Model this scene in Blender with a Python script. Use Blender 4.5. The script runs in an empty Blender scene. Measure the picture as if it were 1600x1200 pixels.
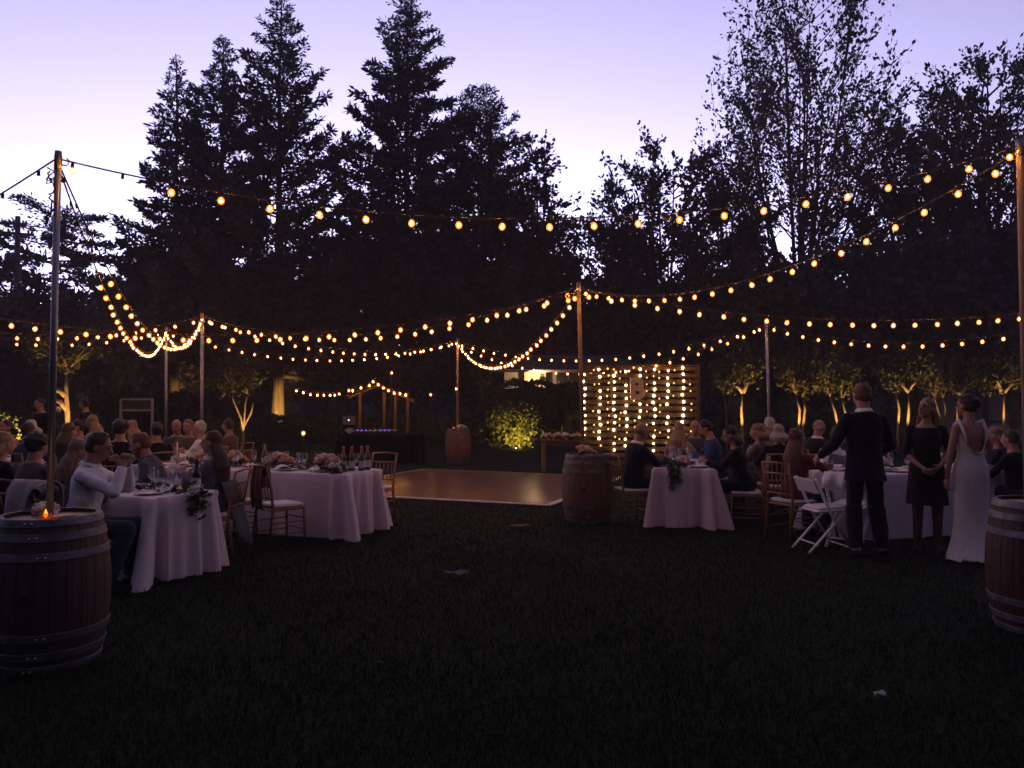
import bpy, bmesh, math, random
import numpy as np
from mathutils import Vector, Matrix, Quaternion
R = math.radians
scn = bpy.context.scene
COL = scn.collection
random.seed(7)

# ------------------------------------------------------------------ camera
CAM_H, FPX, HORIZON = 1.64, 1200.0, 628.0
PITCH = math.atan((HORIZON - 600.0) / FPX)
cam_d = bpy.data.cameras.new('camera')
cam = bpy.data.objects.new('camera', cam_d)
COL.objects.link(cam)
cam.location = (0, 0, CAM_H)
cam.rotation_euler = (math.pi / 2 + PITCH, 0, 0)
cam_d.sensor_width = 36.0
cam_d.lens = 36.0 * FPX / 1600.0
cam_d.clip_start = 0.05
cam_d.clip_end = 3000
scn.camera = cam

# ------------------------------------------------------------------ dusk sky
world = bpy.data.worlds.new('World')
scn.world = world
world.use_nodes = True
wt = world.node_tree
wt.nodes.clear()
w_out = wt.nodes.new('ShaderNodeOutputWorld')
w_bg = wt.nodes.new('ShaderNodeBackground')
w_sky = wt.nodes.new('ShaderNodeTexSky')
w_sky.sky_type = 'NISHITA'
w_sky.sun_disc = False
w_sky.sun_elevation = R(-5.2)
w_sky.sun_rotation = R(-8)
w_sky.altitude = 0
w_sky.air_density = 1.0
w_sky.dust_density = 1.0
w_sky.ozone_density = 3.0
w_hs = wt.nodes.new('ShaderNodeHueSaturation')
w_hs.inputs['Saturation'].default_value = 0.40
w_tint = wt.nodes.new('ShaderNodeMix')
w_tint.data_type = 'RGBA'
w_tint.blend_type = 'MULTIPLY'
w_tint.inputs[0].default_value = 1.0
w_tint.inputs[7].default_value = (1.0, 0.84, 1.06, 1)
wt.links.new(w_sky.outputs[0], w_hs.inputs['Color'])
wt.links.new(w_hs.outputs[0], w_tint.inputs[6])
wt.links.new(w_tint.outputs[2], w_bg.inputs[0])
w_bg.inputs[1].default_value = 0.15
wt.links.new(w_bg.outputs[0], w_out.inputs[0])

scn.view_settings.view_transform = 'Standard'
scn.view_settings.look = 'None'
scn.view_settings.gamma = 1
EXPO = 8.6
scn.view_settings.exposure = EXPO
LUX = 2.0 ** (5.1 - EXPO)      # all lamp powers were set for exposure 5.1
scn.cycles.max_bounces = 5
scn.cycles.diffuse_bounces = 2
scn.cycles.glossy_bounces = 2
scn.cycles.transmission_bounces = 4
scn.cycles.transparent_max_bounces = 12
scn.cycles.sample_clamp_indirect = 3.0
scn.cycles.caustics_reflective = False
scn.cycles.caustics_refractive = False
scn.cycles.use_denoising = True

# ------------------------------------------------------------------ helpers
def P(px, py, d):
    """point seen at photo pixel (px, py) at ground distance d in front of the camera"""
    cx, cz = (px - 800) / FPX, (600 - py) / FPX
    y = math.cos(PITCH) - cz * math.sin(PITCH)
    z = math.sin(PITCH) + cz * math.cos(PITCH)
    s = d / y
    return Vector((cx * s, d, CAM_H + z * s))

def PX(px, d):
    return P(px, 628, d).x

def link(o, parent=None):
    COL.objects.link(o)
    if parent is not None:
        o.parent = parent
    return o

def tag(o, label=None, cat=None, group=None, kind=None):
    if label: o['label'] = label
    if cat: o['category'] = cat
    if group: o['group'] = group
    if kind or cat: o['kind'] = kind or 'thing'
    return o

def thing(name, loc, rz=0.0, label=None, cat=None, group=None, scale=None):
    o = bpy.data.objects.new(name, None)
    o.empty_display_size = 0.1
    link(o)
    o.location = loc
    o.rotation_euler = (0, 0, rz)
    if scale: o.scale = (scale,) * 3
    return tag(o, label, cat, group, 'thing')

def copy_tree(o, parent=None):
    c = o.copy()
    COL.objects.link(c)
    c.parent = parent
    for ch in list(o.children):
        copy_tree(ch, c)
    return c

def basis(d, up=Vector((0, 0, 1))):
    d = d.normalized()
    if abs(d.dot(up)) > 0.98:
        up = Vector((0, 1, 0))
    a = d.cross(up).normalized()
    b = a.cross(d).normalized()
    return a, b

class MB:
    def __init__(self):
        self.v, self.f, self.m = [], [], []
    def add(self, vs, fs, mi=0):
        n = len(self.v)
        self.v.extend([tuple(p) for p in vs])
        self.f.extend([tuple(i + n for i in f) for f in fs])
        self.m.extend([mi] * len(fs))
        return self
    def box(self, c, s, rot=None, mi=0, bev=0.0):
        c = Vector(c); hx, hy, hz = s[0] / 2, s[1] / 2, s[2] / 2
        M = rot if rot is not None else Matrix.Identity(3)
        if bev <= 0:
            vs = [(x, y, z) for z in (-hz, hz) for y in (-hy, hy) for x in (-hx, hx)]
            fs = [(0, 2, 3, 1), (4, 5, 7, 6), (0, 1, 5, 4), (2, 6, 7, 3), (0, 4, 6, 2), (1, 3, 7, 5)]
        else:
            b = min(bev, hx * .9, hy * .9, hz * .9)
            vs, fs = [], []
            # chamfered in the xy outline and on top/bottom edges
            for z, q in ((-hz, b), (-hz + b, 0), (hz - b, 0), (hz, b)):
                x, y = hx - q, hy - q
                vs += [(-x + b, -y, z), (x - b, -y, z), (x, -y + b, z), (x, y - b, z), (x - b, y, z), (-x + b, y, z), (-x, y - b, z), (-x, -y + b, z)]
            fs.append(tuple(range(7, -1, -1)))
            for k in range(3):
                for i in range(8):
                    j = (i + 1) % 8
                    fs.append((k * 8 + i, k * 8 + j, k * 8 + 8 + j, k * 8 + 8 + i))
            fs.append(tuple(range(24, 32)))
        return self.add([c + M @ Vector(p) for p in vs], fs, mi)
    def loft(self, rings, closed=True, caps=True, mi=0):
        n = len(rings[0]); vs = [p for r in rings for p in r]; fs = []
        m = n if closed else n - 1
        for k in range(len(rings) - 1):
            for i in range(m):
                j = (i + 1) % n
                fs.append((k * n + i, k * n + j, k * n + n + j, k * n + n + i))
        if caps:
            fs.append(tuple(range(n - 1, -1, -1)))
            fs.append(tuple(range((len(rings) - 1) * n, len(rings) * n)))
        return self.add(vs, fs, mi)
    def tube(self, pts, rad, n=8, caps=True, mi=0, flat=1.0):
        pts = [Vector(p) for p in pts]
        if not hasattr(rad, '__len__'): rad = [rad] * len(pts)
        rings = []; a = None
        for k, p in enumerate(pts):
            d = (pts[min(k + 1, len(pts) - 1)] - pts[max(k - 1, 0)])
            if d.length < 1e-9: d = Vector((0, 0, 1))
            d.normalize()
            if a is None: a, b = basis(d)
            else:
                a = (a - d * a.dot(d))
                a = a.normalized() if a.length > 1e-6 else basis(d)[0]
                b = a.cross(d).normalized()
            rings.append([p + (a * math.cos(t) + b * math.sin(t) * flat) * rad[k] for t in [2 * math.pi * i / n for i in range(n)]])
        return self.loft(rings, True, caps, mi)
    def lathe(self, prof, n=16, c=(0, 0, 0), mi=0, caps=True):
        c = Vector(c)
        rings = [[c + Vector((r * math.cos(2 * math.pi * i / n), r * math.sin(2 * math.pi * i / n), z)) for i in range(n)] for r, z in prof]
        return self.loft(rings, True, caps, mi)
    def ell(self, c, r, M=None, n=12, m=8, mi=0):
        c = Vector(c); M = M if M is not None else Matrix.Identity(3)
        if not hasattr(r, '__len__'): r = (r, r, r)
        rings = []
        for k in range(m + 1):
            t = math.pi * (k + 0.02) / (m + 0.04)
            rings.append([c + M @ Vector((r[0] * math.sin(t) * math.cos(q), r[1] * math.sin(t) * math.sin(q), -r[2] * math.cos(t))) for q in [2 * math.pi * i / n for i in range(n)]])
        return self.loft(rings, True, True, mi)
    def cap(self, p0, p1, r0, r1, n=10, mi=0):
        """tapered capsule"""
        p0, p1 = Vector(p0), Vector(p1)
        d = p1 - p0
        d = d.normalized() if d.length > 1e-6 else Vector((0, 0, 1))
        pts, rs = [], []
        for k in range(4):
            t = k / 4 * math.pi / 2
            pts.append(p0 - d * r0 * math.cos(t)); rs.append(max(r0 * math.sin(t), .002))
        pts += [p0, p1]; rs += [r0, r1]
        for k in range(3, -1, -1):
            t = k / 4 * math.pi / 2
            pts.append(p1 + d * r1 * math.cos(t)); rs.append(max(r1 * math.sin(t), .002))
        a, b = basis(d)
        rings = [[p + (a * math.cos(q) + b * math.sin(q)) * r for q in [2 * math.pi * i / n for i in range(n)]] for p, r in zip(pts, rs)]
        return self.loft(rings, True, True, mi)
    def mesh(self, name, mats, smooth=True):
        me = bpy.data.meshes.new(name)
        me.from_pydata(self.v, [], self.f)
        if not isinstance(mats, (list, tuple)): mats = [mats]
        for mm in mats: me.materials.append(mm)
        if len(mats) > 1: me.polygons.foreach_set('material_index', self.m)
        if smooth: me.polygons.foreach_set('use_smooth', [True] * len(me.polygons))
        me.update()
        return me
    def build(self, name, mats, parent=None, smooth=True, auto=None):
        me = self.mesh(name, mats, smooth)
        o = bpy.data.objects.new(name, me)
        if auto is not None:
            try: me.set_sharp_from_angle(angle=R(auto))
            except Exception: pass
        return link(o, parent)

def mesh_np(name, V, F, mat, smooth=False):
    """mesh from numpy arrays (all faces with the same corner count)"""
    me = bpy.data.meshes.new(name)
    V = np.asarray(V, dtype=np.float32); F = np.asarray(F, dtype=np.int32)
    me.vertices.add(len(V)); me.vertices.foreach_set('co', V.ravel())
    k = F.shape[1]
    me.loops.add(F.size); me.loops.foreach_set('vertex_index', F.ravel())
    me.polygons.add(len(F))
    me.polygons.foreach_set('loop_start', np.arange(0, F.size, k, dtype=np.int32))
    me.polygons.foreach_set('loop_total', np.full(len(F), k, dtype=np.int32))
    if smooth: me.polygons.foreach_set('use_smooth', np.ones(len(F), dtype=bool))
    if mat: me.materials.append(mat)
    me.update(calc_edges=True)
    return me

# ------------------------------------------------------------------ materials
MATS = {}
def mat(name, col, rough=0.7, var=0.25, scale=8.0, bump=0.0, bscale=40.0, metal=0.0, spec=0.4, stretch=None, sheen=0.0, emit=None, estr=0.0, detail=4.0):
    if name in MATS: return MATS[name]
    m = bpy.data.materials.new(name); m.use_nodes = True
    nt = m.node_tree; bs = nt.nodes['Principled BSDF']
    bs.inputs['Roughness'].default_value = rough
    bs.inputs['Metallic'].default_value = metal
    bs.inputs['Specular IOR Level'].default_value = spec
    if sheen: bs.inputs['Sheen Weight'].default_value = sheen
    tc = nt.nodes.new('ShaderNodeTexCoord')
    src = tc.outputs['Object']
    if stretch:
        mp = nt.nodes.new('ShaderNodeMapping'); mp.inputs['Scale'].default_value = stretch
        nt.links.new(src, mp.inputs[0]); src = mp.outputs[0]
    nz = nt.nodes.new('ShaderNodeTexNoise'); nz.inputs['Scale'].default_value = scale; nz.inputs['Detail'].default_value = detail
    nt.links.new(src, nz.inputs['Vector'])
    cr = nt.nodes.new('ShaderNodeValToRGB')
    cr.color_ramp.elements[0].position = 0.3; cr.color_ramp.elements[1].position = 0.7
    cr.color_ramp.elements[0].color = tuple(c * (1 - var) for c in col) + (1,)
    cr.color_ramp.elements[1].color = tuple(min(1, c * (1 + var)) for c in col) + (1,)
    nt.links.new(nz.outputs[0], cr.inputs[0])
    nt.links.new(cr.outputs[0], bs.inputs['Base Color'])
    if bump:
        n2 = nt.nodes.new('ShaderNodeTexNoise'); n2.inputs['Scale'].default_value = bscale; n2.inputs['Detail'].default_value = 3
        nt.links.new(src, n2.inputs['Vector'])
        bp = nt.nodes.new('ShaderNodeBump'); bp.inputs['Strength'].default_value = bump; bp.inputs['Distance'].default_value = 0.02
        nt.links.new(n2.outputs[0], bp.inputs['Height']); nt.links.new(bp.outputs[0], bs.inputs['Normal'])
    if emit:
        bs.inputs['Emission Color'].default_value = tuple(emit) + (1,)
        bs.inputs['Emission Strength'].default_value = estr
    MATS[name] = m
    return m

def emission(name, col, strength, sampled=True):
    if name in MATS: return MATS[name]
    m = bpy.data.materials.new(name); m.use_nodes = True
    nt = m.node_tree; nt.nodes.clear()
    o = nt.nodes.new('ShaderNodeOutputMaterial'); e = nt.nodes.new('ShaderNodeEmission')
    e.inputs[0].default_value = tuple(col) + (1,); e.inputs[1].default_value = strength * LUX
    nt.links.new(e.outputs[0], o.inputs[0])
    if not sampled: m.cycles.emission_sampling = 'NONE'
    MATS[name] = m
    return m

def thin_glass(name, col=(1, 1, 1), gloss=0.16, glow=None, gstr=0.0, tint=0.93):
    """thin clear glass: lets light through and reflects a little; may glow softly (a lit bulb)"""
    if name in MATS: return MATS[name]
    m = bpy.data.materials.new(name); m.use_nodes = True
    nt = m.node_tree; nt.nodes.clear()
    o = nt.nodes.new('ShaderNodeOutputMaterial')
    t = nt.nodes.new('ShaderNodeBsdfTransparent'); t.inputs[0].default_value = tuple(c * tint for c in col) + (1,)
    g = nt.nodes.new('ShaderNodeBsdfGlossy'); g.inputs['Roughness'].default_value = 0.06; g.inputs[0].default_value = (1, 1, 1, 1)
    mx = nt.nodes.new('ShaderNodeMixShader'); mx.inputs[0].default_value = gloss
    nt.links.new(t.outputs[0], mx.inputs[1]); nt.links.new(g.outputs[0], mx.inputs[2])
    last = mx
    if glow:
        e = nt.nodes.new('ShaderNodeEmission'); e.inputs[0].default_value = tuple(glow) + (1,); e.inputs[1].default_value = gstr * LUX
        ad = nt.nodes.new('ShaderNodeAddShader')
        nt.links.new(mx.outputs[0], ad.inputs[0]); nt.links.new(e.outputs[0], ad.inputs[1]); last = ad
        m.cycles.emission_sampling = 'NONE'
    nt.links.new(last.outputs[0], o.inputs[0])
    MATS[name] = m
    return m

def wood(name, c1, c2, rough=0.55, axis=(1, 1, 8), scale=6.0, bump=0.25):
    return mat(name, tuple((a + b) / 2 for a, b in zip(c1, c2)), rough, var=abs(c1[0] - c2[0]) / (c1[0] + c2[0]), scale=scale, bump=bump, bscale=scale * 3, stretch=axis)
# ------------------------------------------------------------------ ground
def ground_material():
    m = bpy.data.materials.new('lawn'); m.use_nodes = True
    nt = m.node_tree; bs = nt.nodes['Principled BSDF']
    bs.inputs['Roughness'].default_value = 0.95; bs.inputs['Specular IOR Level'].default_value = 0.1
    tc = nt.nodes.new('ShaderNodeTexCoord')
    n1 = nt.nodes.new('ShaderNodeTexNoise'); n1.inputs['Scale'].default_value = 0.7; n1.inputs['Detail'].default_value = 5
    n2 = nt.nodes.new('ShaderNodeTexNoise'); n2.inputs['Scale'].default_value = 22; n2.inputs['Detail'].default_value = 4
    for n in (n1, n2): nt.links.new(tc.outputs['Object'], n.inputs['Vector'])
    mx = nt.nodes.new('ShaderNodeMath'); mx.operation = 'MULTIPLY'
    nt.links.new(n1.outputs[0], mx.inputs[0]); nt.links.new(n2.outputs[0], mx.inputs[1])
    cr = nt.nodes.new('ShaderNodeValToRGB'); e = cr.color_ramp.elements
    e[0].position = 0.12; e[0].color = (0.006, 0.010, 0.004, 1)
    e[1].position = 0.42; e[1].color = (0.015, 0.022, 0.008, 1)
    nt.links.new(mx.outputs[0], cr.inputs[0]); nt.links.new(cr.outputs[0], bs.inputs['Base Color'])
    bp = nt.nodes.new('ShaderNodeBump'); bp.inputs['Strength'].default_value = 0.6; bp.inputs['Distance'].default_value = 0.03
    nt.links.new(n2.outputs[0], bp.inputs['Height']); nt.links.new(bp.outputs[0], bs.inputs['Normal'])
    return m

g = MB()
N = 60
xs = [-1200, -400, -150, -80, -50] + [(-40 + 80 * i / 40) for i in range(41)] + [50, 80, 150, 400, 1200]
ys = [-600, -200, -60, -20] + [(-10 + 60 * i / 40) for i in range(41)] + [60, 90, 160, 400, 1500]
rows = [[Vector((x, y, 0.0)) for x in xs] for y in ys]
g.loft(rows, closed=False, caps=False)
ground = g.build('ground', ground_material())
tag(ground, 'dark mown lawn the reception stands on', 'lawn', kind='structure')

def grass_field():
    rng = np.random.default_rng(3)
    n = 110000
    d = 2.6 * (16 / 2.6) ** (rng.random(n) ** 0.8)
    x = (rng.random(n) - 0.5) * 2 * (d * 0.70 + 0.2)
    # keep off the dance floor
    rel = np.stack([x - 0.55, d - 12.15], 1)
    a = rel @ np.array([-0.93, 0.37]); b = rel @ np.array([0.37, 0.93])
    keep = ~((a > -0.1) & (a < 4.95) & (b > -0.1) & (b < 5.1))
    x, d = x[keep], d[keep]; n = len(x)
    h = 0.025 + 0.030 * rng.random(n); w = 0.0022 + 0.0015 * d / 6
    th = rng.random(n) * 2 * np.pi
    lx = (rng.random(n) - .5) * 0.05; ly = (rng.random(n) - .5) * 0.05
    V = np.zeros((n, 3, 3))
    V[:, 0] = np.stack([x - w * np.cos(th), d - w * np.sin(th), np.zeros(n)], 1)
    V[:, 1] = np.stack([x + w * np.cos(th), d + w * np.sin(th), np.zeros(n)], 1)
    V[:, 2] = np.stack([x + lx, d + ly, h], 1)
    me = mesh_np('grass', V.reshape(-1, 3), np.arange(n * 3).reshape(-1, 3), mat('grass_blade', (0.013, 0.019, 0.007), 0.9, 0.6, 0.7, spec=0.2))
    o = link(bpy.data.objects.new('grass', me))
    tag(o, 'short dark grass blades of the lawn', 'grass', kind='stuff')
grass_field()

# ------------------------------------------------------------------ trees
BARK = mat('bark', (0.11, 0.078, 0.05), 0.9, 0.7, 3.0, bump=1.0, bscale=11, stretch=(4, 4, .35))
BARK_PALE = mat('bark_pale', (0.26, 0.19, 0.12), 0.85, 0.45, 5.0, bump=0.8, bscale=18, stretch=(2, 2, .8))
def leafmat(name, col):
    m = mat(name, col, 0.7, 0.45, 0.9, spec=0.25)
    return m
NEEDLE = leafmat('needles', (0.085, 0.090, 0.085))
NEEDLE2 = leafmat('needles_blue', (0.085, 0.088, 0.095))
LEAF = leafmat('leaf_dark', (0.080, 0.082, 0.066))
LEAF2 = leafmat('leaf_olive', (0.050, 0.052, 0.020))

def leaves_mesh(name, pts, dirs, size, rng, m, aspect=0.5, spread=0.7):
    """one small kinked leaf (two triangles) at each point"""
    n = len(pts)
    dirs = dirs + rng.normal(0, spread, (n, 3))
    dirs /= np.linalg.norm(dirs, axis=1)[:, None] + 1e-9
    t = rng.normal(0, 1, (n, 3)); side = np.cross(dirs, t); side /= np.linalg.norm(side, axis=1)[:, None] + 1e-9
    nn = np.cross(dirs, side)
    s = size * (0.6 + 0.8 * rng.random((n, 1)))
    V = np.zeros((n, 4, 3))
    V[:, 0] = pts
    V[:, 1] = pts + dirs * s * .5 + side * s * aspect * .5 + nn * s * .08
    V[:, 2] = pts + dirs * s
    V[:, 3] = pts + dirs * s * .5 - side * s * aspect * .5 + nn * s * .08
    F = np.arange(n * 4).reshape(-1, 4)
    return mesh_np(name, V.reshape(-1, 3), F, m)

def finish_tree(root, wood_mb, crown_me, bark, trunk_name='trunk'):
    t = wood_mb.build('trunk', bark, root)
    c = link(bpy.data.objects.new('crown', crown_me), root)
    return root

def conifer(px, top_y, d, base_r, seed, label, low=0.12, dens=1.0, leaf=NEEDLE, size=0.31, nb=150, upturn=0.35, slope=0.15, power=0.85, lean=0.0, bark=BARK, group=None, name='conifer_tree', tr=None, clump=0.34):
    rng = np.random.default_rng(seed)
    top = P(px, top_y, d); H = top.z
    root = thing(name, (top.x, d, 0), 0, label, 'tree', group)
    w = MB(); tr = tr or H * 0.013
    sway = [Vector((lean * (k / 10) ** 2 + rng.normal(0, .04), rng.normal(0, .04), H * k / 10)) for k in range(11)]
    sway[0] = Vector((0, 0, -.1))
    w.tube(sway, [tr * (1.25 if k == 0 else 1) * (1 - k / 10.2) + .015 for k in range(11)], 9)
    pts, dirs = [], []
    for b in range(nb):
        u = (b + rng.random()) / nb
        t = low + (1 - low) * (1 - (1 - u) ** 1.15)
        t = min(t, 0.995)
        L = base_r * ((1 - t) / (1 - low)) ** power * (0.50 + 0.70 * rng.random()) + 0.10
        if rng.random() < 0.10: L *= 1.2
        az = b * 2.39996 + rng.normal(0, .4)
        k = t * 10; i = int(k); base = sway[i].lerp(sway[min(i + 1, 10)], k - i)
        out = Vector((math.cos(az), math.sin(az), 0))
        rise = slope + rng.normal(0, .12)
        bp = []
        for q in range(5):
            s = q / 4
            z = L * (rise * s - 0.22 * s + upturn * s * s)
            bp.append(base + out * L * s + Vector((0, 0, z)))
        w.tube(bp, [max(.02, .045 * L / 3) * (1 - .8 * q / 4) + .006 for q in range(5)], 4, caps=False)
        n = int(dens * (9 + 58 * L) * (0.55 + 0.45 * min(1, L / 1.6)))
        s = 0.12 + 0.9 * rng.random(n) ** 0.75
        bpa = np.array([tuple(p) for p in bp])
        f = np.clip(s, 0, 1) * 4; i0 = np.minimum(f.astype(int), 3); fr = (f - i0)[:, None]
        c = bpa[i0] * (1 - fr) + bpa[i0 + 1] * fr
        # side twigs hang the sprays in tufts
        nt_ = max(3, int(3 + L * 4)); tw = rng.normal(0, clump * min(1, .3 + L / 1.9), (nt_, 3)) * np.array([1, 1, .55]); which = rng.integers(0, nt_, n)
        amt = (0.35 + 0.65 * rng.random(n))[:, None] * np.clip(1.25 - s, .25, 1)[:, None]
        p = c + tw[which] * amt + rng.normal(0, .05, (n, 3))
        pts.append(p); dirs.append(np.tile(np.array([out.x * .6, out.y * .6, .25]), (n, 1)) + tw[which])
    pts = np.concatenate(pts); dirs = np.concatenate(dirs)
    sz = (size * np.clip(.55 + (H - pts[:, 2]) / (H * .5), .55, 1))[:, None]
    crown = leaves_mesh('crown', pts, dirs, sz, rng, leaf, aspect=0.36, spread=.45)
    return finish_tree(root, w, crown, bark)

def broadleaf(px, top_y, d, half_px, seed, label, trunk_f=0.25, limbs=8, subs=7, twigs=8, leaves=26, size=0.24, leaf=LEAF, up=0.75, bark=BARK, droop=0.0, group=None, name='broadleaf_tree', fill=0, base_px=None, tr=None, base_z=0.0):
    rng = np.random.default_rng(seed)
    top = P(px, top_y, d); H = top.z - base_z; W = half_px / FPX * d
    root = thing(name, (top.x, d, base_z), 0, label, 'tree', group)
    w = MB(); tr = tr or H * 0.016
    fork = Vector((rng.normal(0, .1), rng.normal(0, .1), H * trunk_f))
    w.tube([(0, 0, -.1), (rng.normal(0, .05), rng.normal(0, .05), H * trunk_f * .5), fork], [tr * 1.3, tr, tr * .85], 8)
    pts, dirs = [], []
    env = lambda z: math.sqrt(max(0.04, 1 - ((z - (H * (trunk_f * .8) + H) / 2) / (H * (1 - trunk_f * .8) / 2)) ** 2))
    for l in range(limbs):
        az = l * 2.39996 + rng.normal(0, .25)
        f = (l + .5) / limbs
        tgt_z = H * (trunk_f + (1 - trunk_f) * (0.35 + 0.60 * f ** .8))
        rr = W * env(tgt_z) * (0.35 + .45 * rng.random()) * (1 - .6 * (f > .8))
        tip = Vector((math.cos(az) * rr, math.sin(az) * rr, tgt_z))
        base = fork * (0.85 + .15 * rng.random())
        mid = base.lerp(tip, .5) + Vector((math.cos(az) * rr * .12, math.sin(az) * rr * .12, 0))
        lp = [base, base.lerp(mid, .5), mid, mid.lerp(tip, .5) + Vector((0, 0, .05 * H * .2)), tip]
        w.tube(lp, [tr * .55, tr * .42, tr * .32, tr * .2, tr * .1], 6, caps=False)
        for s in range(subs):
            u = 0.25 + .75 * (s + rng.random()) / subs
            k = u * 4; i = min(int(k), 3); b0 = lp[i].lerp(lp[i + 1], k - i)
            a2 = az + rng.normal(0, 1.0)
            L = (0.16 + .14 * rng.random()) * (H * .5 + W)
            dv = Vector((math.cos(a2), math.sin(a2), up * (0.6 + .8 * rng.random()) - .15)).normalized()
            tip2 = b0 + dv * L
            # hold to the crown envelope
            rad = math.hypot(tip2.x, tip2.y); mx = W * env(min(max(tip2.z, .1), H)) * (0.92 + .2 * rng.random())
            if rad > mx: tip2.x *= mx / rad; tip2.y *= mx / rad
            tip2.z = min(tip2.z, H * (0.94 + .06 * rng.random()))
            w.tube([b0, b0.lerp(tip2, .5) + Vector((0, 0, -.03 * L)), tip2], [tr * .2, tr * .13, tr * .06], 4, caps=False)
            for t in range(twigs):
                q = 0.2 + .8 * (t + rng.random()) / twigs
                c0 = b0.lerp(tip2, q)
                td = (dv * .6 + Vector((rng.normal(0, .6), rng.normal(0, .6), up * .7 + rng.normal(0, .3) - droop * 2.2))).normalized()
                tl = 0.08 * (H * .5 + W) * (.5 + .8 * rng.random()) + .25
                c1 = c0 + td * tl + Vector((0, 0, -droop * tl * .6))
                if rng.random() < .6: w.tube([c0, c1], [tr * .06 + .004, .005], 3, caps=False)
                n = leaves
                ss = rng.random(n)[:, None]
                c = np.array(tuple(c0)) * (1 - ss) + np.array(tuple(c1)) * ss
                pts.append(c + rng.normal(0, .05 + .05 * size / .2, (n, 3))); dirs.append(np.tile(np.array(tuple(td)), (n, 1)))
    if fill:
        q = rng.normal(0, 1, (fill, 3)); q /= np.linalg.norm(q, axis=1)[:, None]
        q *= (rng.random(fill) ** .4)[:, None]
        zc = H * (trunk_f * .8 + 1) / 2; zr = H * (1 - trunk_f * .8) / 2
        cl = rng.normal(0, 1, (40, 3)) * .06
        f = np.stack([q[:, 0] * W * .9, q[:, 1] * W * .9, zc + q[:, 2] * zr * .92], 1)
        f += np.sin(f * 2.3 + seed)[:, [1, 2, 0]] * .3
        pts.append(f); dirs.append(np.tile(np.array([0, 0, .5]), (fill, 1)))
    crown = leaves_mesh('crown', np.concatenate(pts), np.concatenate(dirs), size, rng, leaf, aspect=.62, spread=.6)
    return finish_tree(root, w, crown, bark)

G_CON = 'tall evergreens behind the lawn'
G_BL = 'broadleaf trees behind the lawn'
conifer(277, 92, 38, 3.7, 11, 'slim evergreen with a bare wispy tip beside two taller evergreens', low=.14, nb=135, dens=1.1, group=G_CON)
conifer(349, 58, 40, 5.4, 12, 'evergreen standing between a slim one and the tallest one', low=.12, nb=170, dens=1.35, group=G_CON)
conifer(438, -12, 38, 5.8, 13, 'tallest dark evergreen with ragged gaps and long side branches', low=.13, nb=170, upturn=.45, dens=1.2, group=G_CON)
conifer(636, 2, 40, 6.2, 15, 'broad pointed evergreen with dense foliage and a thin pale tip', low=.1, nb=220, dens=1.4, power=.7, group=G_CON)
conifer(752, 135, 41, 5.9, 16, 'shorter evergreen with a blunt leafy top beside the broad pointed one', low=.1, nb=180, dens=1.3, power=.6, leaf=NEEDLE2, group=G_CON)
broadleaf(842, 205, 39, 75, 17, 'feathery tree with thin drooping sprays beside a blunt evergreen', trunk_f=.2, droop=.28, up=.9, limbs=9, subs=7, twigs=7, leaves=16, size=.24, group=G_BL)
broadleaf(1040, 228, 40, 110, 18, 'rounded leafy tree below the great open-crowned tree', trunk_f=.2, limbs=10, subs=8, twigs=9, leaves=24, size=.24, group=G_BL)
broadleaf(1245, -25, 38, 150, 19, 'great open-crowned tree with upright twiggy shoots', trunk_f=.22, limbs=15, subs=11, twigs=9, leaves=12, size=.21, up=1.25, group=G_BL, tr=.2)
broadleaf(1545, 88, 36, 145, 20, 'tall leafy tree with a spiky top beside the great open tree', trunk_f=.25, limbs=13, subs=9, twigs=9, leaves=20, size=.22, up=1.2, group=G_BL)
broadleaf(1135, 285, 42, 95, 21, 'lower leafy tree filling in under the great open-crowned tree', trunk_f=.2, limbs=9, subs=7, twigs=8, leaves=20, size=.25, group=G_BL)
broadleaf(958, 292, 41, 66, 22, 'small pale leafy tree at the bright gap of sky', trunk_f=.2, limbs=8, subs=7, twigs=7, leaves=20, size=.22, group=G_BL)
broadleaf(1420, 180, 40, 80, 23, 'leafy tree between the great open tree and the spiky one', trunk_f=.25, limbs=9, subs=8, twigs=8, leaves=18, size=.24, up=1.1, group=G_BL)
conifer(88, 322, 46, 7.2, 24, 'flat-topped cedar with level spreading boughs beyond the utility pole', low=.2, nb=46, upturn=.02, slope=.28, power=.35, dens=1.5, clump=.42, size=.36, group=G_CON, name='cedar_tree', tr=.28)
conifer(-35, 415, 50, 5.5, 25, 'dark cedar behind the utility pole', low=.2, nb=50, upturn=.02, slope=.2, power=.4, dens=1.3, group=G_CON, name='cedar_tree')

# lower belt of trees that closes the garden
belt = [(-40, 470, 34, 120), (60, 455, 36, 110), (160, 470, 34, 90), (245, 395, 44, 85), (330, 385, 45, 95), (430, 400, 46, 95), (545, 330, 45, 95), (640, 300, 46, 120),
        (740, 330, 45, 110), (835, 345, 45, 85), (905, 430, 44, 70), (985, 430, 44, 85), (1085, 440, 44, 95), (1195, 385, 36, 110), (1290, 380, 36, 120), (1420, 365, 35, 125), (1540, 350, 34, 125), (1650, 330, 34, 130)]
belt_words = ['behind the far dinner tables', 'under the cedar', 'beside the utility pole', 'at the foot of the slim evergreen', 'between the slim evergreen and the tallest one', 'under the tallest evergreen', 'in the notch between the two evergreen groups', 'at the foot of the broad pointed evergreen',
              'under the blunt-topped evergreen', 'under the feathery drooping tree', 'behind the house at the gap of sky', 'beside the gap of sky, over the pallet wall', 'under the rounded leafy tree', 'at the foot of the great open-crowned tree', 'behind the crooked uplit stems', 'between the great tree and the spiky tree', 'under the spiky-topped tree', 'at the edge of the garden past the spiky tree']
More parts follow.
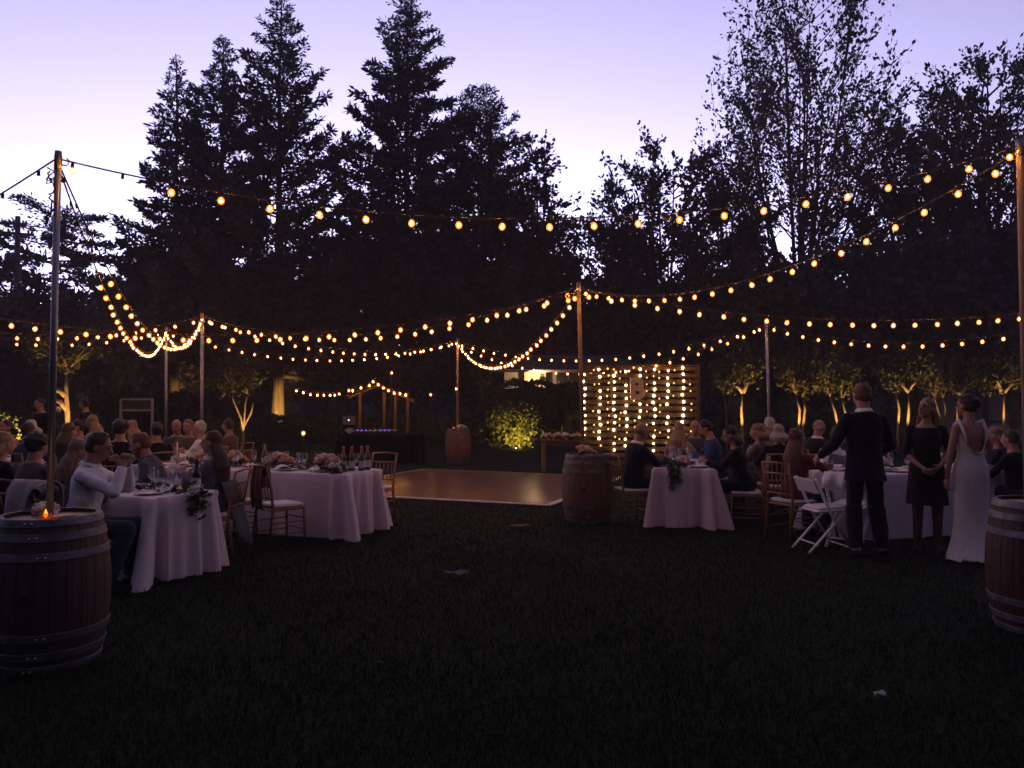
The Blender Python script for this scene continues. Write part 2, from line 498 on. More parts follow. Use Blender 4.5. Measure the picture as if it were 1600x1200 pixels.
for i, (px, ty, d, hw) in enumerate(belt):
    dense = i not in (10, 11, 12, 2)
    broadleaf(px, ty, d, hw, 40 + i, 'dense dark bushy tree ' + belt_words[i], trunk_f=.1, limbs=8, subs=6, twigs=7, leaves=16, size=.34, leaf=LEAF if i % 2 else NEEDLE2, group='bushy trees closing off the garden', name='bushy_tree', fill=5200 if dense else 2600, up=.6)

def treeline():
    rng = np.random.default_rng(77)
    n = 26000
    x = (rng.random(n) - .5) * 150
    top = 6.5 + 1.4 * np.sin(x * .31) + .9 * np.sin(x * .83 + 1) + .6 * np.sin(x * 1.9)
    y = 66 + rng.normal(0, 1.6, n) - 1.5 * np.cos(x * .5)
    z = rng.random(n) ** .8 * top
    me = leaves_mesh('treeline', np.stack([x, y, z], 1), np.tile(np.array([0, -.2, .5]), (n, 1)), 1.1, rng, LEAF, aspect=.6)
    o = link(bpy.data.objects.new('treeline', me)); tag(o, 'far dark wood behind the garden trees', 'wood', kind='stuff')
    c = MB(); rows = []
    for zz, dy in ((-.2, -.6), (2.5, -.9), (4.6, 0)):
        rows.append([Vector((xx, 67 + dy + .5 * math.sin(xx * .7 + zz), zz + (.8 * math.sin(xx * .31) if zz > 3 else 0))) for xx in range(-78, 79, 2)])
    c.loft(rows, closed=False, caps=False)
    p = c.build('undergrowth', LEAF, o); p['kind'] = 'stuff'
treeline()
# ------------------------------------------------------------------ dance floor
FN = Vector((0.55, 12.15, 0)); FU = Vector((-0.93, 0.37, 0)).normalized(); FV = Vector((0.37, 0.93, 0)).normalized()
def parquet():
    m = bpy.data.materials.new('parquet'); m.use_nodes = True
    nt = m.node_tree; bs = nt.nodes['Principled BSDF']
    bs.inputs['Roughness'].default_value = 0.30; bs.inputs['Specular IOR Level'].default_value = 0.32
    tc = nt.nodes.new('ShaderNodeTexCoord')
    br = nt.nodes.new('ShaderNodeTexBrick'); br.inputs['Scale'].default_value = 1.0
    br.inputs['Brick Width'].default_value = 0.30; br.inputs['Row Height'].default_value = 0.075; br.inputs['Mortar Size'].default_value = 0.0015
    br.inputs['Color1'].default_value = (0.175, 0.078, 0.066, 1); br.inputs['Color2'].default_value = (0.13, 0.056, 0.047, 1); br.inputs['Mortar'].default_value = (0.10, 0.05, 0.03, 1)
    nz = nt.nodes.new('ShaderNodeTexNoise'); nz.inputs['Scale'].default_value = 5
    mp = nt.nodes.new('ShaderNodeMapping'); mp.inputs['Scale'].default_value = (1, 9, 1)
    nt.links.new(tc.outputs['Object'], br.inputs['Vector']); nt.links.new(tc.outputs['Object'], mp.inputs[0]); nt.links.new(mp.outputs[0], nz.inputs['Vector'])
    mx = nt.nodes.new('ShaderNodeMix'); mx.data_type = 'RGBA'; mx.blend_type = 'MULTIPLY'; mx.inputs[0].default_value = 0.5
    nt.links.new(br.outputs[0], mx.inputs[6]); nt.links.new(nz.outputs[0], mx.inputs[7]); nt.links.new(mx.outputs[2], bs.inputs['Base Color'])
    return m
ang = math.atan2(FU.y, FU.x)
floor_t = thing('dance_floor', (FN.x, FN.y, 0), ang, 'brown wooden dance floor with a pale edge laid on the grass', 'dance floor')
PAN = 0.95
pm = MB().box((0, 0, 0), (PAN - .006, PAN - .006, .03), bev=.003).mesh('panel', parquet(), smooth=False)
for i in range(5):
    for j in range(5):
        o = bpy.data.objects.new('panel', pm); link(o, floor_t)
        o.location = (PAN * (i + .5), -PAN * (j + .5), .026 + .0012 * ((i * 7 + j * 3) % 3))
        o.rotation_euler = (0, 0, math.pi / 2 * ((i + j) % 2))
EDGE = mat('edge_trim', (0.55, 0.52, 0.5), 0.4, .1, 6)
for (c, s) in (((2.375, .05), (4.95, .1)), ((2.375, -4.8), (4.95, .1)), ((-.05, -2.375), (.1, 4.75)), ((4.8, -2.375), (.1, 4.75))):
    e = MB()
    e.box((c[0], c[1], .02), (s[0], s[1], .034), bev=.012)
    e.build('edge_trim', EDGE, floor_t, smooth=False)

# ------------------------------------------------------------------ hedges and shrubs
HEDGE = leafmat('hedge_leaf', (0.050, 0.062, 0.026))
def hedge(name, x0, x1, y, depth, h, seed, label, m=HEDGE, n=9000, size=.12):
    rng = np.random.default_rng(seed)
    root = thing(name, ((x0 + x1) / 2, y, 0), 0, label, 'hedge', 'clipped hedges closing the lawn')
    L = x1 - x0
    core = MB(); rings = []
    K = max(8, int(L / .5))
    for k in range(K + 1):
        x = -L / 2 + .1 + (L - .2) * k / K
        hh = h - .08 + .06 * math.sin(k * 1.7 + seed); dd = depth / 2 - .07 + .04 * math.sin(k * 2.3)
        rings.append([Vector((x, -dd, 0)), Vector((x, -dd - .03, hh * .6)), Vector((x, -dd * .8, hh)), Vector((x, dd * .8, hh)), Vector((x, dd + .03, hh * .6)), Vector((x, dd, 0))])
    core.loft(rings)
    core.build('branches', m, root)
    u = rng.random(n); a = rng.random(n); x = (rng.random(n) - .5) * L
    front = u < .55
    topm = h + .07 * np.sin(x * 2.1 + seed) + .05 * np.sin(x * 5.3)
    yy = np.where(front, -depth / 2 + rng.normal(0, .06, n), (a - .5) * depth)
    zz = np.where(front, a * topm, topm + rng.normal(0, .06, n))
    dirs = np.where(front[:, None], np.array([0, -1, .3]), np.array([0, 0, 1.]))
    me = leaves_mesh('leaves', np.stack([x, yy, zz], 1), dirs, size, rng, m, aspect=.6, spread=.7)
    link(bpy.data.objects.new('leaves', me), root)
hedge('hedge', PX(745, 30), PX(1115, 30), 30, 1.2, 2.28, 1, 'tall clipped hedge below the lit house wall')
hedge('hedge', PX(330, 31), PX(742, 31), 31, 1.0, .95, 2, 'low dark hedge behind the black draped table')
hedge('hedge', PX(1118, 31), PX(1560, 31), 31.5, 1.2, 1.15, 3, 'low dark hedge behind the uplit garden trees')
hedge('hedge', PX(-120, 33), PX(325, 33), 33, 1.4, 1.75, 4, 'shaggy dark hedge behind the far dinner guests', n=11000, size=.2)

def shrub(px, base_y, d, w, h, seed, label, m, n=2600, size=.13):
    rng = np.random.default_rng(seed)
    p = P(px, base_y, d)
    root = thing('shrub', (p.x, d, 0), 0, label, 'shrub')
    st = MB()
    pts = []
    for k in range(16):
        az = rng.random() * 6.28; r = w * (.2 + .7 * rng.random()); zt = h * (.45 + .55 * rng.random())
        tip = Vector((math.cos(az) * r, math.sin(az) * r * .7, zt))
        st.tube([(0.1 * math.cos(az), .1 * math.sin(az), 0), Vector((tip.x * .45, tip.y * .45, zt * .6)), tip], [.03, .02, .008], 5, caps=False)
        c = np.array(tuple(tip)); s = rng.random(n // 16)[:, None]
        pts.append(c * (.35 + .65 * s) + rng.normal(0, .17 * w / 1.1, (n // 16, 3)))
    pts = np.concatenate(pts); pts[:, 2] = np.abs(pts[:, 2]) + .03
    st.build('stems', BARK, root)
    link(bpy.data.objects.new('leaves', leaves_mesh('leaves', pts, np.tile(np.array([0, -.2, .6]), (len(pts), 1)), size, rng, m, aspect=.6, spread=.8)), root)
    return root

WARM = (1.0, 0.56, 0.15)
LAMP_BLACK = mat('lamp_metal', (0.02, 0.02, 0.022), 0.5, .2, 10)
def uplight(x, y, aim, power, label, size=75, col=WARM, z=.12):
    """garden spotlight with its own lamp"""
    root = thing('garden_spotlight', (x, y, 0), 0, label, 'spotlight', 'garden spotlights in the planting')
    d = (Vector(aim) - Vector((x, y, z))).normalized()
    b = MB(); b.tube([(0, 0, -.05), (0, 0, z - .03)], .012, 6); b.build('stake', LAMP_BLACK, root)
    h = MB(); p = Vector((0, 0, z)); h.tube([p - d * .06, p - d * .02, p + d * .07], [.025, .042, .05], 10, caps=False); h.build('housing', LAMP_BLACK, root)
    g = MB(); g.tube([p + d * .045, p + d * .05], [.044, .044], 10); g.build('lens', emission('lamp_lens', (1, .6, .25), 2.0, False), root)
    ld = bpy.data.lights.new('lamp', 'SPOT'); ld.energy = power * LUX * 9.0; ld.color = col; ld.spot_size = R(size); ld.spot_blend = .6; ld.shadow_soft_size = .04
    lo = bpy.data.objects.new('lamp', ld); link(lo, root)
    lo.location = p + d * .09; lo.rotation_euler = d.to_track_quat('-Z', 'Y').to_euler()
    return root

SHR = leafmat('shrub_leaf', (0.085, 0.10, 0.03))
shrub(806, 685, 27.2, 1.25, 1.35, 5, 'yellow-green shrub lit from below beside the barrel with a pole', SHR, n=3600)
uplight(PX(806, 26), 25.6, (PX(812, 27), 27.1, .7), 1.0, 'garden spotlight shining into the yellow-green shrub', 95, (1, .62, .10))
shrub(5, 640, 24, .9, 1.2, 6, 'leafy shrub glowing yellow behind the far table', SHR)
uplight(PX(4, 23.2), 23.2, (PX(5, 24), 24, .9), 1.6, 'garden spotlight under the glowing shrub behind the far table', 90, (1, .6, .12))

def garden_tree(px, base_d, stems, crown, seed, label, crown_n=1500, tr=.055, bark=BARK_PALE, leafm=LEAF2, size=.13):
    """small ornamental tree; stems are pixel polylines at distance base_d, crown an ellipse (px, py, rx, ry) in pixels"""
    rng = np.random.default_rng(seed)
    base = P(stems[0][0][0], 660, base_d)
    root = thing('garden_tree', (base.x, base_d, 0), 0, label, 'tree', 'uplit garden trees')
    w = MB(); off = Vector((base.x, base_d, 0))
    tips = []
    for st in stems:
        pts = [P(a, b, base_d) - off for a, b in st]
        pts = [p + Vector((0, rng.normal(0, .06), 0)) for p in pts]
        if st[0][1] >= 655: pts.insert(0, Vector((pts[0].x, pts[0].y, -.05)))
        n = len(pts)
        w.tube(pts, [tr * (1.15 - .65 * k / (n - 1)) * (1 + .08 * rng.normal()) for k in range(n)], 8)
        tips.append(pts[-1])
    cx, cy, rx, ry = crown
    cc = P(cx, cy, base_d) - off; RX = rx / FPX * base_d; RZ = ry / FPX * base_d
    pts = []
    for k in range(26):
        v = rng.normal(0, 1, 3); v /= np.linalg.norm(v); v *= rng.random() ** .45
        c = cc + Vector((v[0] * RX, v[1] * RX, v[2] * RZ))
        t = min(tips, key=lambda q: (q - c).length)
        w.tube([t, t.lerp(c, .5) + Vector((0, 0, .05)), c], [tr * .35, tr * .2, .006], 4, caps=False)
        m = int(crown_n * .6) // 26
        s = rng.random(m)[:, None]
        pts.append(np.array(tuple(t)) * (1 - s) * .25 + np.array(tuple(c)) * (1 - (1 - s) * .25) + rng.normal(0, .16, (m, 3)))
    w.build('trunk', bark, root)
    pts = np.concatenate(pts)
    link(bpy.data.objects.new('crown', leaves_mesh('crown', pts, np.tile(np.array([0, 0, .3]), (len(pts), 1)), size, rng, leafm, aspect=.6, spread=.9)), root)
    return root
D1 = 25.0
garden_tree(1160, D1, [[(1160, 670), (1159, 640), (1161, 612)], [(1161, 614), (1150, 600), (1142, 588)], [(1161, 614), (1168, 598), (1176, 590)]], (1150, 575, 42, 42), 1, 'uplit garden tree with a knobbly trunk beside the pallet wall', 2600)
garden_tree(1133, D1 + 1, [[(1136, 668), (1134, 645), (1131, 622), (1128, 608)], [(1134, 645), (1141, 622), (1143, 612)]], (1128, 585, 30, 28), 2, 'thin leaning garden tree next to the knobbly trunk by the pallet wall', 900, tr=.03)
garden_tree(1246, D1, [[(1250, 672), (1247, 640), (1243, 615)], [(1254, 672), (1257, 640), (1259, 618)]], (1248, 575, 40, 42), 3, 'uplit garden tree with two pale stems behind the bald seated guest', 2200)
garden_tree(1308, D1 + .4, [[(1309, 670), (1305, 645), (1299, 620)], [(1314, 670), (1320, 648), (1315, 622)]], (1308, 575, 44, 40), 4, 'uplit garden tree with two crooked stems behind the man in a suit', 2200)
garden_tree(1417, D1 - .5, [[(1417, 668), (1418, 640), (1419, 612)], [(1419, 613), (1411, 602), (1406, 590)], [(1419, 612), (1428, 600), (1434, 588)], [(1402, 668), (1404, 640), (1399, 605)]], (1415, 572, 50, 36), 5, 'uplit garden tree with a slim forked trunk above the woman in dark lace', 2600, tr=.05)
garden_tree(1463, D1 + 1.5, [[(1476, 668), (1468, 640), (1456, 620)], [(1476, 668), (1478, 640), (1474, 622)]], (1466, 585, 38, 36), 6, 'leaning garden tree between the forked tree and the bride', 1500, tr=.035)
garden_tree(1568, D1 - .5, [[(1568, 668), (1569, 640), (1568, 613)], [(1568, 614), (1560, 600), (1554, 590)], [(1568, 613), (1580, 600), (1586, 580)]], (1570, 575, 55, 34), 7, 'uplit garden tree with a wide fork beside the timber porch', 2400, tr=.05)
garden_tree(1490, D1 + .3, [[(1493, 668), (1493, 640), (1497, 618)]], (1500, 588, 40, 26), 8, 'garden tree hidden behind the bride with only its leaning stem lit', 1300, tr=.04)
garden_tree(378, 24, [[(381, 680), (377, 655), (366, 625), (362, 605)], [(380, 680), (384, 655), (382, 632), (386, 615)], [(380, 670), (391, 645), (396, 630)]], (374, 575, 50, 45), 9, 'slender uplit tree with splayed stems behind the far dinner table', 1500, tr=.035)
shrub(357, 660, 24.5, .7, .95, 9, 'small leafy shrub glowing at the foot of the splayed tree', SHR, n=1600)
garden_tree(105, 22, [[(108, 690), (107, 650), (105, 612), (103, 578)], [(106, 640), (96, 628), (88, 626)], [(105, 618), (92, 610), (80, 612)]], (108, 540, 60, 40), 10, 'uplit tree with a bare orange trunk and stubby side limbs', 1500, tr=.085)
for (px, py, d, ax, ay, pw) in ((1159, 668, 24.2, 1160, 620, 2.3), (1248, 668, 24.2, 1249, 622, 1.8), (1309, 668, 24.5, 1309, 625, 1.5), (1416, 668, 23.7, 1418, 605, 2.0), (1470, 668, 25.6, 1466, 620, .6), (1569, 668, 23.7, 1570, 600, 1.7),
                               (378, 675, 23.1, 378, 640, .9), (106, 690, 21.0, 105, 620, 1.8), (1490, 668, 24.5, 1494, 630, .6)):
    t = P(ax, ay, d + .8)
    nm = {1159: 'knobbly trunk by the pallet wall', 1248: 'two pale stems behind the bald guest', 1309: 'two crooked stems behind the suited man', 1416: 'slim forked trunk', 1470: 'leaning garden tree', 1569: 'wide forked tree by the porch', 378: 'splayed tree behind the far table', 106: 'bare orange trunk', 1490: 'stem hidden by the bride'}[px]
    uplight(PX(px, d), d, (t.x, t.y, t.z), pw, 'small garden spotlight at the foot of the ' + nm, 46)
# uplights on the two evergreen trunks
for (px, d, pw, nm) in ((447, 36.0, 4, 'tallest evergreen'), (285, 36.0, 2.4, 'slim evergreen')):
    t = P(px - 6, 632, 38)
    uplight(PX(px, d), d, (t.x, t.y, t.z), pw, 'garden spotlight shining up the trunk of the ' + nm, 46)

# ------------------------------------------------------------------ house behind the hedge
SIDING = mat('siding', (0.42, 0.40, 0.42), 0.8, .08, 3)
CREAM = mat('cream_wall', (0.62, 0.50, 0.36), 0.85, .08, 3)
ROOF = mat('shingle', (0.05, 0.045, 0.05), 0.9, .4, 12, bump=.4)
TRIM = mat('house_trim', (0.35, 0.33, 0.34), 0.6, .1, 5)
def build_house():
    d = 32.5
    x0, x1 = PX(788, d), PX(1010, d)
    root = thing('house', ((x0 + x1) / 2, d, 0), 0, 'low house with a lit cream porch wall above the hedge', 'house')
    L = x1 - x0; hz = 2.95
    # clapboard boards of the front wall, and plain side walls
    b = MB()
    b.box((0, 2.0, hz / 2), (L, 3.8, hz)); b.build('wall', SIDING, root, smooth=False)
    bm_ = MB().box((0, 0, 0), (L - 1.9, .03, .17), rot=Matrix.Rotation(R(6), 3, 'X')).mesh('siding_board', SIDING, False)
    for k in range(10):
        o = bpy.data.objects.new('siding_board', bm_); link(o, root); o.location = (.95, .08, 1.5 + k * .165)
    # lit porch bay
    bx = PX(836, d) - (x0 + x1) / 2
    b = MB(); b.box((bx, -.12, hz / 2), (.92, .4, hz - .1), bev=.01); b.build('porch_wall', CREAM, root, smooth=False)
    wx = PX(890, d) - (x0 + x1) / 2
    for nm, wx in (('window', PX(888, d) - (x0 + x1) / 2), ('window', PX(960, d) - (x0 + x1) / 2)):
        f = MB(); f.box((wx, .02, 2.45), (1.15, .12, 1.0)); fo = f.build('window', TRIM, root, False)
        for sx in (-.27, .27):
            g = MB(); g.box((wx + sx, -.05, 2.45), (.48, .02, .86)); g.build('pane', mat('pane_dark', (.03, .03, .05), .08, .1, 3, spec=.6), fo, False)
    # hipped roof with courses
    r = MB(); e = .5; top = 3.75
    A = [Vector((-L / 2 - e, -.7, hz)), Vector((L / 2 + e, -.7, hz)), Vector((L / 2 + e, 4.4, hz)), Vector((-L / 2 - e, 4.4, hz))]
    Bt = [Vector((-L / 2 + 1.3, 1.85, top)), Vector((L / 2 - 1.3, 1.85, top))]
    r.add(A + Bt, [(0, 1, 5, 4), (1, 2, 5), (2, 3, 4, 5), (3, 0, 4), (3, 2, 1, 0)])
    ro = r.build('roof', ROOF, root, False)
    for k in range(1, 8):
        c = MB(); t = k / 8
        p0 = A[0].lerp(Bt[0], t); p1 = A[1].lerp(Bt[1], t)
        c.box(((p0 + p1) / 2 + Vector((0, -.02, .012))), ((p1 - p0).length, .34, .02), rot=Matrix.Rotation(math.atan2(top - hz, 2.55), 3, 'X')); c.build('shingle_course', ROOF, ro, False)
    g = MB(); g.tube([A[0] + Vector((0, -.06, -.02)), A[1] + Vector((0, -.06, -.02))], .06, 8); g.build('gutter', TRIM, ro)
    # wall lantern
    lx = PX(845, d) - (x0 + x1) / 2
    l = MB(); l.tube([(lx, -.33, 2.75), (lx, -.45, 2.8), (lx, -.5, 2.72)], .015, 6); l.lathe([(.02, 0), (.06, -.02), (.05, -.16), (.02, -.18)], 8, (lx, -.5, 2.72)); lo = l.build('wall_lantern', LAMP_BLACK, root)
    ld = bpy.data.lights.new('lamp', 'POINT'); ld.energy = 2.2 * LUX; ld.color = (1, .60, .28); ld.shadow_soft_size = .05
    la = bpy.data.objects.new('lamp', ld); link(la, root); la.location = (bx - .05, -.95, 2.75)
build_house()

# timber porch past the bride
TIMBER = wood('porch_timber', (.09, .05, .03), (.14, .08, .05))
def porch():
    d = 27.0
    x0 = PX(1530, d)
    root = thing('timber_porch', (x0, d, 0), 0, 'dark timber porch with posts and rails at the edge of the garden', 'porch')
    for k, px in enumerate((1540, 1583, 1640)):
        b = MB(); b.box((PX(px, d) - x0, 0, 1.3), (.16, .16, 2.6), bev=.01); b.build('post', TIMBER, root, False)
    for z, s in ((2.66, .2), (2.12, .1), (.95, .1)):
        b = MB(); b.box((1.35, .02, z), (3.0, .12, s), bev=.01); b.build('rail', TIMBER, root, False)
    b = MB(); b.box((1.35, 1.6, 2.85), (3.4, 3.6, .12), rot=Matrix.Rotation(R(-8), 3, 'X')); b.build('roof', ROOF, root, False)
    b = MB(); b.box((1.35, 3.0, 1.3), (3.0, .1, 2.6)); b.build('back_wall', SIDING, root, False)
porch()

# ------------------------------------------------------------------ utility pole
def utility_pole():
    d = 42.0
    p = P(28, 338, d)
    root = thing('utility_pole', (p.x, d, 0), 0, 'wooden utility pole with two crossarms in front of the cedar', 'utility pole')
    m = wood('pole_wood', (.07, .05, .04), (.12, .085, .06))
    b = MB(); b.tube([(0, 0, -.3), (0, 0, p.z)], [.2, .13], 10); b.build('pole', m, root)
    for y, L, off in ((349, 2.9, -.9), (366, 2.0, 0)):
        z = P(28, y, d).z
        a = MB(); a.box((off, -.18, z), (L, .11, .14), rot=Matrix.Rotation(R(5), 3, 'Y')); ao = a.build('crossarm', m, root, False)
        for k in (-.45, -.2, .35, .45):
            i = MB(); i.lathe([(.03, 0), (.06, .05), (.05, .1), (.07, .13), (.02, .19)], 8, (off + L * k, -.18, z + .06 - L * k * .087)); i.build('insulator', mat('insulator', (.2, .18, .2), .3), ao)
    z = P(28, 385, d).z
    t = MB(); t.lathe([(.22, 0), (.26, .05), (.26, .8), (.2, .9)], 12, (-.35, -.1, z - 1.3)); t.build('transformer', mat('transformer', (.12, .12, .14), .5), root)
    z0 = P(28, 349, d).z
    for k, dz in enumerate((0.1, .1, -.55)):
        w = MB(); s = Vector((-1.6 - .5 * k, -.18, z0 + dz + .2)); e = Vector((-32, 3 + k, z0 + 1.5))
        w.tube([s.lerp(e, t / 8) - Vector((0, 0, 4 * .7 * (t / 8) * (1 - t / 8))) for t in range(9)], .018, 4); w.build('wire', LAMP_BLACK, root)
utility_pole()
# ------------------------------------------------------------------ wine barrels
STAVE = wood('barrel_oak', (.14, .072, .046), (.22, .12, .075), .62, (4, 4, .5), 5, .35)
STAVE_DARK = wood('barrel_oak_dark', (.048, .029, .026), (.085, .049, .040), .6, (4, 4, .5), 5, .35)
STAVE_RED_SHADED = wood('barrel_oak_red_shaded', (.040, .013, .010), (.07, .024, .018), .6, (4, 4, .5), 5, .35)  # red oak with backlight shade put into its colour
HOOP = mat('hoop_steel', (.15, .15, .17), .62, .45, 9, metal=.6, bump=.3)
HEADW = wood('barrel_head', (.2, .12, .075), (.3, .19, .12), .6, (6, .7, 1), 5, .3)
BH, BR0, BR1, NST = .93, .285, .35, 24
def brad(z): 
    t = (z - BH / 2) / (BH / 2)
    return BR0 + (BR1 - BR0) * (1 - t * t)
def stave_mesh(m):
    b = MB(); rings = []; a = math.pi / NST - .006
    for k in range(9):
        z = BH * k / 8; r = brad(z)
        rings.append([Vector((math.cos(q) * rr, math.sin(q) * rr, z)) for q, rr in ((-a, r - .002), (0, r), (a, r - .002), (a, r - .028), (-a, r - .028))])
    b.loft(rings)
    return b.mesh('stave', m, smooth=False)
SM = {}
def barrel(x, y, rz, label, m=STAVE, bung=True, hoops=(.0, .085, .2)):
    root = thing('wine_barrel', (x, y, 0), rz, label, 'barrel', 'wine barrels holding up light poles')
    if m.name not in SM: SM[m.name] = stave_mesh(m)
    for k in range(NST):
        o = bpy.data.objects.new('stave', SM[m.name]); link(o, root); o.rotation_euler = (0, 0, 2 * math.pi * k / NST)
    for z in (BH - .045, .03):
        h = MB(); h.lathe([(.002, 0), (BR0 - .022, 0), (BR0 - .022, .018), (.002, .018)], 24, (0, 0, z), caps=False); h.build('barrel_head', HEADW, root, False)
    for z0 in hoops:
        w = .048
        for za in (z0, BH - z0 - w):
            h = MB()
            prof = [(brad(za) + .001, za), (brad(za) + .006, za + .003), (brad(za + w) + .006, za + w - .003), (brad(za + w) + .001, za + w)]
            h.lathe(prof, 40, caps=False); ho = h.build('hoop', HOOP, root, smooth=True, auto=35)
            rv = MB()
            for q in (-.06, .06):
                a = -math.pi / 2 + q + z0 * 1.3; r = brad(za + w / 2) + .006
                rv.ell((math.cos(a) * r, math.sin(a) * r, za + w / 2), (.009, .009, .007), n=8, m=5)
            rv.build('rivet', mat('rivet', (.6, .6, .62), .3, .1, 5, metal=.9), ho)
    if bung:
        b = MB(); b.lathe([(.001, -.004), (.026, -.004), (.026, .008), (.001, .008)], 14, caps=False)
        o = b.build('bung', mat('bung', (.02, .015, .015), .8), root, False); o.location = (0, -BR1 + .002, BH * .5); o.rotation_euler = (R(90), 0, 0)
    return root

# ------------------------------------------------------------------ light poles
STEEL = mat('galvanised', (.30, .31, .36), .45, .2, 7, metal=.6, bump=.08)
POLEW = wood('pole_pine', (.32, .2, .12), (.42, .28, .17), .7, (5, 5, .5), 5, .2)
def pole(px, d, top_y, base_z, label, r=.024, topx=None, m=STEEL):
    b0 = Vector((PX(px, d), d, base_z)); t = P(topx if topx is not None else px, top_y, d)
    root = thing('light_pole', b0, 0, label, 'pole', 'poles carrying the festoon lights')
    v = t - b0
    b = MB(); b.tube([(0, 0, -.02), v], [r, r * .92], 12); b.build('shaft', m, root)
    c = MB(); dn = v.normalized(); c.tube([v - dn * .10, v - dn * .015, v + dn * .02], [r * 1.06, r * 1.06, r * .9], 12); c.build('cap', POLEW if m is STEEL else STEEL, root)
    for k, a in enumerate((0.2, 2.4, 4.3)):
        h = MB(); z = v - dn * (.07 + .05 * k); q = Vector((math.cos(a), math.sin(a), 0))
        h.tube([z + q * r * .6, z + q * (r + .035), z + q * (r + .045) + Vector((0, 0, .03)), z + q * (r + .03) + Vector((0, 0, .045))], .005, 6); h.build('hook', STEEL, root)
    return t, root
tops = {}
barrel(PX(82, 4.92), 4.92, R(8), 'dark wine barrel with a glowing candle on top, carrying a tall pole', STAVE_DARK)
tops['A'], rA = pole(80, 4.92, 241, BH - .03, 'grey metal pole with tangled ties, rising from the candle barrel', topx=91, r=.0215)
tie = MB(); rng_ = random.Random(3)
for k in range(5):
    v = (tops['A'] - rA.location); c = v - Vector((.02, 0, .14 + .07 * k))
    tie.tube([c + Vector((rng_.uniform(-.04, .03), rng_.uniform(-.05, -.02), rng_.uniform(-.06, .06))) for _ in range(6)], .005, 5)
tie.build('cable_tie', LAMP_BLACK, rA)
BX = PX(1622, 5.6)
barrel(BX, 5.6, R(20), 'red oak wine barrel darkened as if backlit, beside the bride', STAVE_RED_SHADED, bung=False)
tops['B'], _ = pole(1604, 5.62, 222, BH - .03, 'wooden light pole in the barrel beside the bride', topx=1593, r=.026, m=POLEW)
barrel(PX(917, 10.6), 10.6, R(-12), 'pale oak wine barrel at the corner of the dance floor')
tops['C'], _ = pole(911, 10.62, 443, BH - .03, 'light pole in the pale barrel at the dance floor corner', topx=904, r=.028, m=POLEW)
barrel(PX(716, 20.5), 20.5, 0, 'reddish wine barrel on the grass behind the dance floor')
tops['F'], _ = pole(715, 20.5, 529, BH - .03, 'light pole in the reddish barrel behind the dance floor', r=.03, m=POLEW)
tops['D'], _ = pole(316, 14.2, 490, 0, 'light pole behind the woman with long hair, by the far tables', r=.03)
tops['E'], _ = pole(260, 17.5, 512, 0, 'light pole behind the black-haired guest, standing far back', r=.03)
tops['G'], _ = pole(1204, 15.6, 502, 0, 'light pole behind the grey-haired guests by the garden trees', topx=1197, r=.03)
tops['H'], _ = pole(1815, 11.2, 450, 0, 'light pole out past the table behind the standing couple', r=.03)
tops['I'], _ = pole(-290, 10.2, 432, 0, 'light pole out past the far dinner tables', r=.03)

# ------------------------------------------------------------------ festoon strings
CORD = mat('cord', (.10, .07, .05), .6, .2, 20)
BULB_CORE = emission('bulb_filament', (1.0, 0.52, 0.13), 10.0)
BULB_GLASS = thin_glass('bulb_glass', (1, .8, .55), .08, (1.0, 0.17, 0.008), 0.062)  # orange emission in the glass imitates the halo round each bulb
def bulb_mesh():
    b = MB()
    b.lathe([(.013, 0.0), (.015, -.012), (.015, -.045), (.011, -.05)], 8, mi=2)            # socket
    b.lathe([(.012, -.046), (.022, -.054), (.0305, -.069), (.033, -.084), (.0305, -.099), (.022, -.112), (.010, -.119), (.002, -.121)], 12, mi=1)
    b.ell((0, 0, -.084), (.0105, .0105, .012), n=8, m=6, mi=0)
    return b.mesh('bulb', [BULB_CORE, BULB_GLASS, LAMP_BLACK])
BULB = bulb_mesh()
BULB_NO_GLOW = MB().lathe([(.013, 0.0), (.015, -.045)], 8, mi=1).lathe([(.012, -.048), (.033, -.085), (.0365, -.105), (.02, -.141), (.004, -.146)], 12, mi=0).mesh('bulb', [thin_glass('bulb_clear', (1, .98, .96), .02, tint=.985), LAMP_BLACK])  # clear glass without glow, also used for bulbs washed out by the sky
brng = random.Random(5)
def string(p0, p1, sag, label, spacing=.315, off=0, first=0.16, no_glow=(), bs=1.0, group='festoon strings over the lawn'):
    root = thing('string_lights', (p0.x, p0.y, 0), 0, label, 'string lights', group)
    o3 = Vector((p0.x, p0.y, 0))
    f = lambda t: p0.lerp(p1, t) - Vector((0, 0, 4 * sag * t * (1 - t))) - o3
    n = 40
    c = MB(); c.tube([f(i / n) for i in range(n + 1)], .0055, 5); c.build('cord', CORD, root)
    L = sum((f(i / n) - f((i + 1) / n)).length for i in range(n))
    k = first; i = 0
    while k < L - .03:
        o = bpy.data.objects.new('bulb', BULB_NO_GLOW if i in no_glow else BULB); link(o, root)
        o.location = f(k / L) + Vector((0, 0, -.004)); o.rotation_euler = (R(brng.uniform(-12, 12)), R(brng.uniform(-12, 12)), 0)
        o.scale = (bs * .92,) * 3
        k += spacing; i += 1
    return root
T = tops
up = Vector((0, 0, -.05))
def at(k, dz=.06): return T[k] - Vector((0, 0, dz))
sAB = string(at('A', .03), at('B', .03), .46, 'long festoon string from the candle barrel pole to the pole by the bride', first=.09, no_glow=(1,), bs=.72)
string(at('C'), at('B', .06), .47, 'festoon string from the dance floor corner to the pole by the bride', bs=.8, spacing=.275)
string(at('C', .08), at('H'), .42, 'festoon string from the dance floor corner past the garden trees')
string(at('G'), at('H', .1), .52, 'festoon string from the far garden-tree pole, swooping low past the trees')
string(at('C', .04), at('D'), .50, 'festoon string from the dance floor corner to the pole by the far tables', spacing=.33)
